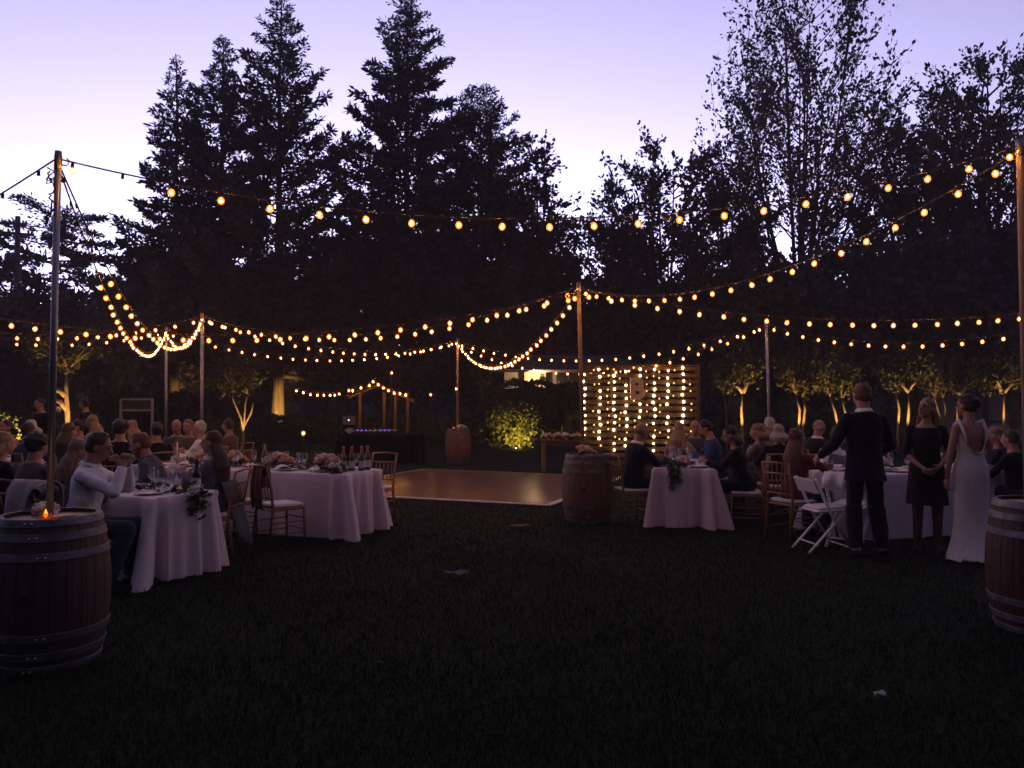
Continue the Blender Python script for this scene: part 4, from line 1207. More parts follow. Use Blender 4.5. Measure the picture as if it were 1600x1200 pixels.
# ------------------------------------------------------------------ empty chairs
chair(-2.68, 8.92, -44, 'empty gilt chair with a brown jacket over its back, at the long table')
chair(-3.36, 9.25, -30, 'empty gilt chair with a bare back beside the chair hung with a brown jacket')
chair(-1.92, 10.66, 155, 'empty gilt chair tucked in at the bottle end of the long table')
FO0 = make_folding()
FO0.location = (PX(1283, 8.55), 8.55, 0); FO0.rotation_euler = (0, 0, R(-82)); FO0['label'] = 'white folding chair in profile beside the man in a navy suit standing'
o = copy_tree(FO0); o.location = (PX(1326, 8.8), 8.8, 0); o.rotation_euler = (0, 0, R(-42)); o['label'] = 'white folding chair with a white jacket over its back behind the standing groom'

def drape(name, label, cat, loc, rz, w, back, front, top, m, seed, thick=.03, bulge=.03):
    """cloth or jacket hung over a chair back: a folded sheet over a top edge"""
    rng = random.Random(seed)
    prof = [(-thick, top - back)] + [(-thick - bulge * math.sin(math.pi * k / 5), top - back * (1 - k / 5)) for k in range(1, 5)] + [(-thick * .8, top), (0, top + .02), (thick * .8, top)] + [(thick + bulge * .6 * math.sin(math.pi * k / 4), top - front * k / 4) for k in range(1, 5)]
    n = 15; rows = []
    ph = rng.uniform(0, 6)
    for (y, z) in prof:
        dn = (top - z) / max(back, .01)
        rows.append([Vector((w * (i / (n - 1) - .5) * (1 + .12 * dn) + .01 * math.sin(i * 2 + ph), y + .014 * (1 + dn) * math.sin(i * 1.25 + ph) * (1 if y < 0 else -1), z - .02 * math.sin(i * .9 + ph) * dn)) for i in range(n)])
    b = MB(); b.loft(rows, False, False)
    o = b.build(name, m, None); o.location = loc; o.rotation_euler = (0, 0, rz)
    md = o.modifiers.new('t', 'SOLIDIFY'); md.thickness = .012; md.offset = 0
    md = o.modifiers.new('s', 'SUBSURF'); md.levels = 1; md.render_levels = 1
    return tag(o, label, cat, 'garments left over chair backs')
BROWN = mat('brown_jacket', (.13, .065, .05), .9, .2, 14, bump=.2, bscale=60)
def over_back(x, y, heading, up=.92, back=.27):
    h = R(heading); return (x + math.sin(h) * back, y - math.cos(h) * back, 0)
drape('jacket', 'brown jacket hanging over the back of an empty gilt chair', 'jacket', over_back(-2.68, 8.92, -44, back=.25), R(-44), .26, .5, .26, .925, BROWN, 3)
drape('jacket', 'white jacket folded over the back of a folding chair', 'jacket', over_back(PX(1326, 8.8), 8.8, -42, back=.2), R(-42), .44, .16, .12, .83, NAP, 4, .03, .045)

# ------------------------------------------------------------------ black draped music table
BLACK = mat('black_cloth', (.006, .006, .007), .95, .2, 20, spec=.08)
def music_table():
    d = 20.6; x0, x1 = PX(530, d), PX(656, d)
    L = x1 - x0
    root = linen_table((x0, d), 0, L, .75, 1, 'folding table of the music stand under a black cloth'); root['group'] = 'tables in the garden'
    c = cloth(None, L, .75, 77, m=BLACK); c.location = (x0, d, 0)
    tag(c, 'black cloth hanging over the music table', 'tablecloth')
    r = thing('laptop', (PX(541, d), d + .35, .78), R(6), 'open laptop with a glowing round emblem on its lid', 'laptop')
    b = MB(); b.box((0, .0, .12), (.3, .2, .24), bev=.01); so = b.build('riser', BLACK, r, False)
    b = MB(); b.box((0, .1, .25), (.33, .23, .016), bev=.004); b.build('base', mat('laptop_grey', (.30, .30, .34), .4, .05, 5, metal=.4), r, False)
    b = MB(); b.box((0, -.03, .36), (.33, .012, .22), rot=Matrix.Rotation(R(14), 3, 'X'), bev=.004); lid = b.build('lid', MATS['laptop_grey'], r, False)
    b = MB(); b.ell((0, -.043, .365), (.02, .004, .02), n=10, m=6); b.build('emblem', emission('emblem_glow', (.9, .9, 1.0), .05, False), lid)
    m = thing('mixing_desk', (PX(584, d), d + .3, .775), 0, 'music mixing desk with a row of blue lights', 'mixer')
    b = MB(); b.box((0, 0, .05), (1.15, .32, .09), rot=Matrix.Rotation(R(8), 3, 'X'), bev=.01); bo = b.build('case', mat('mixer_case', (.03, .03, .035), .4, .2, 8), m, False)
    led = MB().ell((0, 0, 0), (.018, .012, .018), n=8, m=5).mesh('light', emission('blue_led', (.10, .10, 1.0), .055, False)); led2 = MB().ell((0, 0, 0), (.012, .01, .012), n=8, m=5).mesh('light', emission('pink_led', (1.0, .35, .6), .02, False))
    for px in (558, 564, 571, 578, 586, 594, 600, 607):
        q = bpy.data.objects.new('light', led2 if px in (578, 586) else led); link(q, m); q.location = (PX(px, d) - PX(584, d), -.19, .10)
    for k in range(10):
        kb = MB(); kb.lathe([(.014, 0), (.012, .02), (.002, .021)], 8, ((k - 4.5) * .1, -.03 + .05 * (k % 2), .10)); kb.build('knob', LAMP_BLACK, bo)
    s = thing('paper_fan', (PX(545, d - .0), d + .12, .775), 0, 'white folded paper standing on the music table', 'paper')
    b = MB()
    for k in range(5):
        a = R(-50 + 25 * k); b.add([(0, .01 * k, 0), (math.sin(a) * .16 - .03, .01 * k + .02, abs(math.cos(a)) * .16), (math.sin(a) * .16 + .03, .01 * k - .02, abs(math.cos(a)) * .16 + .01)], [(0, 1, 2)])
    b.build('sheet', NAP, s, False)
music_table()

# ------------------------------------------------------------------ rustic flower table by the pallet wall
def rustic_table():
    d = 17.9; x0, x1 = PX(846, d), PX(958, d); L = x1 - x0
    root = thing('farm_table', (x0, d, 0), 0, 'bare farm table of flowers in front of the pallet wall', 'table', 'tables in the garden')
    for k in range(4):
        b = MB(); b.box((L / 2, .09 + .175 * k, .72), (L, .165, .035), bev=.005); b.build('plank', PALLET, root, False)
    for x in (.06, L - .06):
        for y in (.08, .62):
            b = MB(); b.box((x, y, .35), (.08, .08, .7), bev=.006); b.build('leg', GOLD if x < 1 else PALLET, root, False)
    b = MB(); b.box((L / 2, .05, .66), (L - .2, .03, .08)); b.build('apron', PALLET, root, False)
    for k, px in enumerate((858, 872, 886, 902, 918, 935)):
        arrangement((PX(px, d), d + .25 + .12 * (k % 2), .738), 'bunch of pale roses on the farm table, ' + ['at its bare corner', 'second from the bare corner', 'third from the bare corner', 'just behind the pale barrel', 'under the first fairy lights', 'under the middle fairy lights'][k], 9, .12, 90 + k, (1, 2, 2, 0), 60, .13)
    bottle(BOT0, (PX(880, d), d + .5, .738), 'orange-necked bottle on the farm table of flowers')
    bottle(BOT1, (PX(893, d), d + .5, .738), 'dark bottle on the farm table of flowers')
rustic_table()

# ------------------------------------------------------------------ what stands on the barrels
FLAME = emission('candle_flame', (1.0, .33, .02), .06, False)
def votive(p, label):
    root = thing('votive_candle', p, 0, label, 'candle', 'candles on the barrels')
    b = MB(); b.lathe([(.028, 0), (.032, .004), (.034, .06), (.031, .06), (.029, .008)], 14, caps=False); b.build('cup', thin_glass('amber_cup', (1, .6, .3), .1), root)
    b = MB(); b.lathe([(.002, .006), (.026, .006), (.026, .03), (.002, .031)], 12); b.build('wax', MATS['wax'], root)
    b = MB(); b.lathe([(.002, .030), (.010, .038), (.013, .048), (.008, .066), (.001, .085)], 10); b.build('flame', FLAME, root)
    ld = bpy.data.lights.new('flame_light', 'POINT'); ld.energy = .008 * LUX; ld.color = (1, .4, .08); ld.shadow_soft_size = .012
    lo = bpy.data.objects.new('flame_light', ld); link(lo, root); lo.location = (0, 0, .10)
zt = BH - .027
votive((PX(74, 4.7), 4.7, zt), 'amber votive candle burning on the dark barrel')
SLICE = wood('log_slice', (.16, .10, .07), (.3, .2, .14))
def slice_(p, r, label):
    b = MB(); n = 16; rings = []
    for z in (0, .006, .03, .036):
        q = r * (.96 if z in (0, .036) else 1)
        rings.append([Vector((math.cos(2 * math.pi * i / n) * q * (1 + .05 * math.sin(i * 2.1)), math.sin(2 * math.pi * i / n) * q, z)) for i in range(n)])
    b.loft(rings); o = b.build('log_slice', SLICE, None); o.location = p
    tag(o, label, 'log slice')
slice_((PX(101, 4.78), 4.78, zt), .07, 'rough round log slice beside the votive candle')
arrangement((PX(70, 5.05), 5.05, zt), 'small bunch of pale roses on the dark barrel', 4, .045, 120, (1, 2), 14, .035)
arrangement((PX(914, 10.5), 10.5, zt), 'bunch of white and peach roses on the pale barrel', 9, .12, 121, (1, 2, 0), 40, .1)
arrangement((PX(722, 20.4), 20.35, zt), 'bunch of roses on the reddish barrel', 8, .12, 122, (1, 0), 30, .09)
votive((PX(709, 20.3), 20.3, zt), 'votive candle on the reddish barrel')

# ------------------------------------------------------------------ litter on the lawn
def scrap(px, py, w, l, m, label, name, cat, seed, rz=0.4, h=.02):
    d = CAM_H * FPX / (py - HORIZON); r = random.Random(seed); n = 7; rows = []
    for i in range(n):
        rows.append([Vector(((i / (n - 1) - .5) * w * (1 - .2 * abs(j - 3) / 3), (j / 6 - .5) * l * (1 - .3 * abs(i - 3) / 3), .045 + h * r.random())) for j in range(7)])
    b = MB(); b.loft(rows, False, False); o = b.build(name, m, None); o.location = (PX(px, d), d, 0); o.rotation_euler = (0, 0, rz)
    md = o.modifiers.new('t', 'SOLIDIFY'); md.thickness = .002
    return tag(o, label, cat)
scrap(1370, 1097, .07, .05, mat('paper_scrap', (.40, .34, .36), .9), 'crumpled pale paper scrap lying alone on the grass', 'paper_scrap', 'paper', 1, .3, .03)
scrap(715, 903, .26, .16, mat('pale_cloth', (.06, .06, .07), .9), 'dropped greyish cloth on the grass before the dance floor', 'dropped_cloth', 'cloth', 2, .1, .03)
scrap(812, 827, .30, .16, mat('brown_paper', (.12, .07, .055), .9), 'flattened brown paper on the grass by the dance floor edge', 'brown_paper', 'paper', 3, .2, .02)
tw = MB(); d_ = CAM_H * FPX / (1043 - HORIZON); tw.tube([(0, 0, .05), (.03, -.012, .055), (.055, -.02, .05)], [.002, .0025, .001], 5)
o = tw.build('twig', mat('twig', (.3, .22, .18), .9)); o.location = (PX(588, d_), d_, 0); tag(o, 'thin pale twig on the dark grass', 'twig')

# ------------------------------------------------------------------ framed board and lantern behind the far guests
def board():
    d = 17.5; p0 = P(189, 641, d); p1 = P(238, 624, d); w = p1.x - p0.x; h = p1.z - p0.z
    r = thing('framed_board', ((p0.x + p1.x) / 2, d, 0), 0, 'pale framed board on posts behind the far guests', 'board')
    m = mat('pale_frame', (.24, .26, .32), .6, .05, 5)
    for z in (p0.z, p1.z):
        b = MB(); b.box((0, 0, z), (w, .05, .045)); b.build('frame_rail', m, r, False)
    for x in (-w / 2, w / 2):
        b = MB(); b.box((x, .001, p1.z / 2), (.045, .05, p1.z)); b.build('post', m, r, False)
    b = MB(); b.box((0, .03, (p0.z + p1.z) / 2), (w - .02, .01, h - .02)); b.build('panel', mat('board_panel', (.05, .05, .07), .6), r, False)
board()
p = P(91, 640, 13.8)
lt = thing('paper_lantern', (p.x, 13.8, 0), 0, 'small round white lantern on a stake by the bare orange trunk', 'lantern')
b = MB(); b.tube([(0, 0, -.05), (0, 0, p.z - .05)], .008, 6); b.build('stake', LAMP_BLACK, lt)
b = MB(); b.ell((0, 0, p.z), (.052, .052, .055)); b.build('globe', PLATE, lt)
# ------------------------------------------------------------------ people
PENDING = []
WRINKLE = bpy.data.textures.new('wrinkle', 'CLOUDS'); WRINKLE.noise_scale = .09; WRINKLE.noise_depth = 2
def blob(name, mb, vox, m, parent, smooth=4, disp=0.0):
    me = mb.mesh(name, m, True)
    o = bpy.data.objects.new(name, me); link(o, parent)
    md = o.modifiers.new('remesh', 'REMESH'); md.mode = 'VOXEL'; md.voxel_size = vox; md.use_smooth_shade = True
    if smooth:
        ms = o.modifiers.new('smooth', 'SMOOTH'); ms.factor = .5; ms.iterations = smooth
    if disp:
        dm = o.modifiers.new('wrinkle', 'DISPLACE'); dm.texture = WRINKLE; dm.strength = disp; dm.mid_level = .5; dm.texture_coords = 'LOCAL'
    PENDING.append((o, m))
    return o
def finish_blobs():
    dg = bpy.context.evaluated_depsgraph_get()
    res = []
    for o, m in PENDING:
        me = bpy.data.meshes.new_from_object(o.evaluated_get(dg)); me.materials.clear(); me.materials.append(m); me.name = o.name
        res.append((o, me))
    for o, me in res:
        old = o.data; o.modifiers.clear(); o.data = me; bpy.data.meshes.remove(old)

SKIN = mat('skin', (.38, .21, .155), .55, .08, 14, spec=.35)
SKIN2 = mat('skin_tan', (.28, .15, .11), .55, .08, 14, spec=.35)
EYE = mat('eye', (.03, .02, .02), .2, .1, 10)
LIP = mat('lip', (.32, .12, .11), .5, .1, 10)
def hairmat(n, c): return mat('hair_' + n, c, .55, .45, 18, bump=.5, bscale=60, stretch=(4, 4, .7))
HAIRS = {k: hairmat(k, c) for k, c in dict(brown=(.06, .035, .022), dark=(.018, .014, .013), blond=(.30, .19, .10), grey=(.34, .30, .29), white=(.50, .47, .47), red=(.13, .055, .03), fair=(.20, .12, .07)).items()}
def fab(n, c, bump=.15): return mat('fabric_' + n, c, .9, .14, 11, bump=bump, bscale=50, sheen=.1, spec=.15)
F_ = {k: fab(k, c) for k, c in dict(white=(.80, .79, .83), navy=(.009, .010, .020), black=(.006, .006, .007), brown=(.13, .085, .075), taupe=(.12, .095, .085), slate=(.075, .085, .115), cardigan=(.10, .105, .13), red=(.14, .028, .022), blue=(.03, .045, .14), grey=(.2, .19, .2), pink=(.42, .26, .24), denim=(.03, .035, .06), cream=(.42, .36, .30), lace=(.012, .011, .012), ivory=(.60, .57, .60), green=(.04, .06, .05)).items()}

def ik(S, T, l1, l2, hint):
    v = T - S; D = min(v.length, (l1 + l2) * .995); n = v.normalized()
    a = (l1 * l1 - l2 * l2 + D * D) / (2 * D); h = math.sqrt(max(0, l1 * l1 - a * a))
    hv = hint - n * hint.dot(n); hv = hv.normalized() if hv.length > 1e-5 else basis(n)[0]
    return S + n * a + hv * h, S + n * D

def hand(mb, W, d, side, curl, M=None):
    """palm, four fingers and a thumb continuing the forearm direction d"""
    d = d.normalized(); inward = Vector((-side, 0, 0)); a = (inward - d * inward.dot(d)); a = a.normalized() if a.length > .2 else basis(d)[0]
    b = d.cross(a).normalized()          # spread of the fingers lies along b, a is the palm normal
    Mx = Matrix((b, d, a)).transposed()
    mb.ell(W + d * .048, (.041, .052, .018), Mx, 10, 6)
    for k, (off, ln) in enumerate(((-.030, .062), (-.010, .072), (.011, .068), (.031, .052))):
        p0 = W + d * .088 + b * off
        p1 = p0 + (d * math.cos(curl) + a * math.sin(curl)) * ln * .5 + b * off * .25
        p2 = p1 + (d * math.cos(curl * 2.1) + a * math.sin(curl * 2.1)) * ln * .5
        mb.cap(p0 - d * .015, p1, .0098, .009, 6); mb.cap(p1, p2, .009, .0078, 6)
    t0 = W + d * .03 - b * .034
    t1 = t0 + (d * .6 - b * .6 + a * .35).normalized() * .035; t2 = t1 + (d * .85 - b * .05 + a * .4).normalized() * .030
    mb.cap(t0, t1, .013, .011, 6); mb.cap(t1, t2, .0105, .009, 6)

def torso_rings(mb, frame, levels, grow=0.0, n=20, zs=None):
    rings = []
    for z, w, dp, oy in levels:
        rings.append([frame(Vector(((w + grow) * math.cos(q), (dp + grow) * math.sin(q) + oy, z))) for q in [2 * math.pi * i / n for i in range(n)]])
    mb.loft(rings)

def person(label, x, y, heading, pose='sit', H=1.75, fem=False, lean=8, roll=0, twist=0, yaw=0, pitch=0, tilt=0, lh=None, rh=None, top=('white', 'long'), bottom='denim', hair='short', hc='brown', near=False, skin=SKIN, group=None, curl=.5, beard=None, seat=True, chair_label=None, jacket=False, legs=None, vest=None, collar=None, z0=0.0, elbow=None):
    root = thing('person', (x, y, z0), R(heading), label, 'person', group or ('seated guests' if pose == 'sit' else 'standing guests'), scale=H / 1.75)
    vox = .0085 if near else .015
    pz = .56 if pose == 'sit' else .955
    pel = Vector((0, 0, pz))
    Rt = Matrix.Rotation(R(twist), 3, 'Z') @ Matrix.Rotation(R(roll), 3, 'Y') @ Matrix.Rotation(R(-lean), 3, 'X')
    F = lambda v: pel + Rt @ v
    sh = .155 if fem else .178
    if fem: lev = [(-.08, .165, .115, -.01), (.0, .17, .12, -.015), (.10, .135, .095, 0), (.17, .125, .088, .005), (.26, .138, .10, .008), (.34, .15, .115, .012), (.41, .146, .09, 0), (.445, .122, .076, -.006), (.475, .085, .06, -.01), (.51, .054, .048, -.012)]
    else: lev = [(-.08, .155, .11, 0), (.0, .16, .115, 0), (.10, .15, .11, .003), (.17, .15, .108, .006), (.26, .162, .112, .006), (.35, .176, .118, .004), (.42, .170, .10, 0), (.455, .145, .085, -.006), (.485, .10, .068, -.01), (.515, .062, .055, -.012)]
    body = MB()
    torso_rings(body, F, lev)
    SL, SR = F(Vector((-sh, -.008, .418))), F(Vector((sh, -.008, .418)))
    neck = F(Vector((0, -.012, .50)))
    Rh = Matrix.Rotation(R(yaw), 3, 'Z') @ Matrix.Rotation(R(tilt), 3, 'Y') @ Matrix.Rotation(R(pitch), 3, 'X')
    Rbase = Matrix.Rotation(R(twist), 3, 'Z') @ Matrix.Rotation(R(roll * .5), 3, 'Y') @ Matrix.Rotation(R(-lean * .35), 3, 'X')
    Rhd = Rbase @ Rh
    hc_ = neck + (Rbase @ Vector((0, .015, .05))) + Rhd @ Vector((0, .018, .105))
    Hd = lambda v: hc_ + Rhd @ Vector(v)
    # head: cranium, face, jaw, nose, ears, neck
    body.ell(Hd((0, -.012, .022)), (.075, .094, .094), Rhd, 16, 12)
    body.ell(Hd((0, .022, -.028)), (.060, .070, .084), Rhd, 14, 10)
    body.ell(Hd((0, .040, -.088)), (.034, .036, .026), Rhd, 10, 8)
    body.cap(Hd((0, .090, .012)), Hd((0, .108, -.024)), .009, .0145, 8)
    for s_ in (-1, 1):
        body.ell(Hd((s_ * .076, -.006, -.008)), (.011, .020, .031), Rhd, 8, 6)
        body.ell(Hd((s_ * .030, .078, .026)), (.024, .014, .009), Rhd, 8, 6)      # brow ridge
    body.ell(Hd((0, .086, -.056)), (.024, .012, .012), Rhd, 8, 6)
    body.cap(Hd((0, -.022, -.05)), neck - (neck - pel).normalized() * .03, .050 if fem else .058, .056 if fem else .066, 12)
    # arms
    if lh is None: lh = (-.16, .40, .82) if pose == 'sit' else (-.26, .06, .80)
    if rh is None: rh = (.16, .40, .82) if pose == 'sit' else (.26, .06, .80)
    arms = {}
    for s_, S, T_ in ((-1, SL, lh), (1, SR, rh)):
        hint = Vector((s_ * .75, -.25, -.8)) if elbow is None else Vector((s_ * elbow[0], elbow[1], elbow[2]))
        E, W = ik(S, Vector(T_), .285, .255, hint)
        arms[s_] = (S, E, W)
        ar = .9 if fem else 1.0
        body.cap(S, E, .050 * ar, .040 * ar, 10); body.cap(E, W, .040 * ar, .027 * ar, 10)
        body.ell(E.lerp(W, .3), (.042 * ar,) * 3, None, 8, 6)
        hand(body, W, W - E, s_, curl)
    # legs
    lg = {}
    for s_ in (-1, 1):
        hip = Vector((s_ * .088, 0, pz - .03))
        if legs: knee, ank, toe = [Vector((s_ * q[0], q[1], q[2])) for q in legs[0 if s_ < 0 else 1]]
        elif pose == 'sit': knee, ank, toe = Vector((s_ * .11, .43, .52)), Vector((s_ * .12, .36, .085)), Vector((s_ * .14, .52, .03))
        else: knee, ank, toe = Vector((s_ * .098, .015, .50)), Vector((s_ * .10, -.03, .085)), Vector((s_ * .13, .13, .03))
        lg[s_] = (hip, knee, ank, toe)
        body.cap(hip, knee, .082, .056, 12); body.cap(knee, ank, .054, .036, 12)
        cal = knee.lerp(ank, .3) + Vector((0, -.018, 0)); body.ell(cal, (.046, .046, .10), None, 10, 8)
        body.cap(ank + Vector((0, -.03, -.04)), toe, .036, .026, 8)
    bo = blob('body', body, vox, skin, root, 3)
    bo['label'] = 'bare skin of face, neck and hands'
    # eyes and mouth
    if near or abs(((heading + yaw + twist) % 360) - 180) < 100:
        for s_ in (-1, 1):
            e = MB(); e.ell(Hd((s_ * .030, .084, .008)), (.0135, .007, .0075), Rhd, 8, 6); e.build('eye', EYE, root)
            e = MB(); e.tube([Hd((s_ * .012, .094, .027)), Hd((s_ * .03, .094, .034)), Hd((s_ * .05, .082, .028))], .0045, 5); e.build('eyebrow', HAIRS['brown' if hc in ('blond', 'grey', 'white', 'fair') else hc], root)
        e = MB(); e.ell(Hd((0, .0945, -.056)), (.022, .007, .007), Rhd, 8, 6); e.build('mouth', LIP, root)
    # hair
    hm = HAIRS[hc]
    h = MB()
    if hair == 'bald':
        for k in range(7):
            a = R(200 + 140 * k / 6); h.ell(Hd((math.cos(a) * .070, math.sin(a) * .086, .0 + .0)), (.018, .018, .036), Rhd, 8, 6)
    else:
        h.ell(Hd((0, -.024, .038)), (.083, .095, .088), Rhd, 16, 12)
        h.ell(Hd((0, -.040, -.005)), (.079, .078, .075), Rhd, 14, 10)
        rr = random.Random(int(abs(x * 100 + y * 37)))
        for k in range(10):
            a = rr.uniform(0, 6.28); q = rr.uniform(.2, .9)
            h.ell(Hd((math.cos(a) * .065 * q, -.02 + math.sin(a) * .07 * q, .11 + .012 * rr.random() - .02 * q * q)), (.022, .026, .014), Rhd, 8, 6)
    if hair == 'curly':
        rr = random.Random(9)
        for k in range(46):
            v = Vector((rr.gauss(0, 1), rr.gauss(-.35, .8), rr.gauss(.45, .7))).normalized()
            if v.y > .55 and v.z < .5: continue
            h.ell(Hd((v.x * .085, -.02 + v.y * .095, .03 + v.z * .09)), .024, None, 8, 6)
    if hair in ('long', 'bob', 'verylong'):
        ln = {'bob': .12, 'long': .30, 'verylong': .46}[hair]
        rr = random.Random(int(abs(x * 91 + y * 7)))
        back = Rbase @ Vector((0, -1, 0)); dn = (Vector((0, 0, -1)) * .8 + (pel - neck).normalized() * .2).normalized(); sx = Rhd @ Vector((1, 0, 0))
        for k in range(13):
            t = (k / 12 - .5) * 2
            r0 = Hd((t * .078, -.035 - .055 * (1 - t * t), -.02))
            e1 = r0 + dn * ln * .5 + back * (.045 + .03 * (1 - t * t)) * (1.2 if lean < 12 else .6) + sx * t * .035
            e2 = r0 + dn * ln * rr.uniform(.85, 1.08) + back * (.05 + .045 * (1 - t * t)) + sx * t * .025
            h.tube([r0, r0.lerp(e1, .5) + back * .012, e1, e2], [.026, .030, .028, .010], 7)
    if hair == 'updo':
        h.ell(Hd((0, -.105, .03)), (.052, .045, .05), Rhd, 10, 8); h.ell(Hd((.03, -.11, .0)), (.03, .03, .03), Rhd, 8, 6); h.ell(Hd((-.03, -.115, .05)), (.03, .028, .03), Rhd, 8, 6)
    blob('hair', h, .008 if near else .012, hm, root, 2)
    if beard:
        g = MB()
        g.ell(Hd((0, .045, -.085)), (.046, .046, .038), Rhd, 10, 8)
        for s_ in (-1, 1): g.ell(Hd((s_ * .05, .02, -.055)), (.018, .04, .045), Rhd, 8, 6)
        blob('beard', g, .008, HAIRS[beard], root, 2)
    # clothes
    gr = .022 if jacket else .012
    tm = F_[top[0]]
    if top[1] != 'dress' and top[1] != 'bridal':
        c = MB()
        lv = [l for l in lev if l[0] <= .49]
        if jacket: lv = [(-.20, .185, .15, 0), (-.12, .172, .13, 0)] + lv[1:] if pose == 'stand' else lv
        torso_rings(c, F, lv, gr)
        c.ell(neck - (neck - pel).normalized() * .035, (.075, .07, .03), Rt, 12, 6)
        for s_, (S, E, W) in arms.items():
            ar = (.9 if fem else 1.0) * (1.12 if jacket else 1.0)
            c.ell(S, (.060 * ar, .060 * ar, .058 * ar), None, 10, 8)
            if top[1] == 'long':
                c.cap(S, E, .058 * ar, .051 * ar, 12)
                w2 = E.lerp(W, .90); n_ = 12
                a, b = basis(W - E); dd = (W - E).normalized()
                c.tube([E - dd * .02, E, E.lerp(w2, .5), w2], [.04, .053 * ar, .047 * ar, .040 * ar], 12)
            elif top[1] == 'short': c.tube([S, S.lerp(E, .62)], [.062 * ar, .058 * ar], 12)
        blob('jacket' if jacket else 'shirt', c, vox * (1.0 if near else .9), tm, root, 2, .022 if near else 0)
        if collar:
            k = MB(); d_ = (Hd((0, -.022, -.05)) - neck).normalized(); k.tube([neck - d_ * .022, neck - d_ * .002, neck + d_ * .016], [.092, .080, .071], 14, caps=False)
            k.build('collar', F_[collar], root).modifiers.new('t', 'SOLIDIFY').thickness = .004
        if vest:
            v = MB(); torso_rings(v, F, [l for l in lev if .0 <= l[0] <= .44], gr + .008); blob('vest', v, .012, F_[vest], root, 2)
    if bottom:
        c = MB()
        if pose == 'sit': c.ell(pel + Vector((0, .0, -.02)), (.185, .15, .10), None, 14, 8)
        else: torso_rings(c, F, [l for l in lev if l[0] <= .11], .013)
        for s_, (hip, knee, ank, toe) in lg.items():
            c.cap(hip, knee, .096, .072, 12)
            c.tube([knee + Vector((0, 0, .03)), knee, knee.lerp(ank, .5), ank + Vector((0, 0, .01))], [.05, .080, .078, .064], 12)
        blob('trousers', c, vox, F_[bottom], root, 3, .018 if near else 0)
    if bottom or top[1] == 'dress':
        for s_, (hip, knee, ank, toe) in lg.items():
            c = MB(); c.cap(ank + Vector((0, -.035, -.045)), toe + Vector((0, .02, .005)), .042, .034, 10); c.box((toe + ank) / 2 * Vector((1, 1, 0)) + Vector((0, .0, .012)), (.08, .26, .022), bev=.01)
            blob('shoe', c, .012, F_['black'], root, 2)
    if top[1] == 'dress':
        c = MB()
        for s_, (hip, knee, ank, toe) in lg.items():
            c.cap(hip, knee, .086, .062, 12); c.cap(knee, ank, .060, .042, 12); c.ell(knee.lerp(ank, .3) + Vector((0, -.018, 0)), (.052, .052, .11), None, 10, 8)
        blob('tights', c, vox, mat('sheer_tights', (.07, .04, .034), .8, .1, 10), root, 2)
        c = MB(); lv = [l for l in lev if l[0] <= .46]; torso_rings(c, F, lv, .012)
        for s_, (S, E, W) in arms.items(): c.ell(S, (.060, .058, .06), None, 10, 8); c.tube([S, E, E.lerp(W, .2)], [.053, .047, .044], 10)
        n = 28; rings = []
        hem = .54
        for k in range(8):
            t = k / 7; z = pz - .02 - (pz - .02 - hem) * t
            rings.append([Vector(((.185 + .03 * t) * (1 + .05 * t * math.sin(q * 7 + 1)) * math.cos(q), (.135 + .06 * t) * (1 + .05 * t * math.sin(q * 7 + 1)) * math.sin(q) - .01, z)) for q in [2 * math.pi * i / n for i in range(n)]])
        c.loft(rings)
        blob('dress', c, vox, tm, root, 2)
    if pose == 'sit' and seat:
        hd = R(heading); chair(x - (-math.sin(hd)) * .02, y - math.cos(hd) * .02, heading, chair_label or ('gilt chair holding the ' + ' '.join(label.split()[:12])))
    return root, F, Hd, arms

def at_px(px, d): return PX(px, d), d
cl = lambda s: 'gilt chair carrying ' + s
# --- table of the man in the white shirt
x, y = at_px(127, 6.72)
person('man in a white shirt with hands clasped at his mouth', x, y, -80, H=1.82, lean=11, yaw=0, pitch=-12, lh=(-.04, .36, 1.06), rh=(.06, .36, 1.05), elbow=(.5, .1, -1), top=('white', 'long'), collar='white', bottom='denim', hair='short', hc='brown', near=True, curl=.9, legs=(((.09, .43, .52), (.10, .38, .085), (.12, .54, .03)), ((.11, .40, .52), (.12, .26, .085), (.14, .42, .03))), chair_label='gilt chair with the man in the white shirt on it')
x, y = at_px(110, 7.18)
person('woman with shoulder-length fair hair and a brown top, next to the white-shirted man', x, y, -48, H=1.70, fem=True, lean=8, yaw=-14, top=('brown', 'long'), hair='long', hc='fair', near=True, chair_label='gilt chair with the fair-haired woman in brown on it')
x, y = at_px(46, 7.42)
person('broad-backed guest with dark curly hair and a taupe shirt', x, y, -18, H=1.76, lean=8, top=('taupe', 'long'), hair='curly', hc='dark', near=True, chair_label='gilt chair with the curly-haired guest in taupe on it')
x, y = at_px(-8, 7.9)
person('blond guest in black at the end of the white-shirted man\'s table', x, y, -35, fem=True, top=('black', 'long'), hair='bob', hc='blond', chair_label='gilt chair with the blond guest in black on it')
x, y = at_px(262, 8.42)
person('bearded man in a slate shirt leaning with a hand at his mouth', x, y, 98, H=1.78, lean=26, yaw=4, pitch=-8, rh=(.02, .50, .98), lh=(-.16, .42, .82), elbow=(.6, .1, -1), top=('slate', 'long'), collar='slate', hair='short', hc='red', beard='red', near=True, curl=.9, chair_label='gilt chair with the bearded man on it')
x, y = at_px(338, 8.2)
rt_ = person('woman with long dark hair and a grey cardigan holding a white napkin', x, y, 88, H=1.74, fem=True, lean=4, yaw=8, pitch=4, lh=(-.05, .33, .90), rh=(.10, .36, .86), top=('cardigan', 'long'), hair='verylong', hc='brown', near=True, chair_label='gilt chair with the long-haired woman in a cardigan on it')
n_ = bpy.data.objects.new('napkin', NAPM[0]); link(n_); h_ = R(88)
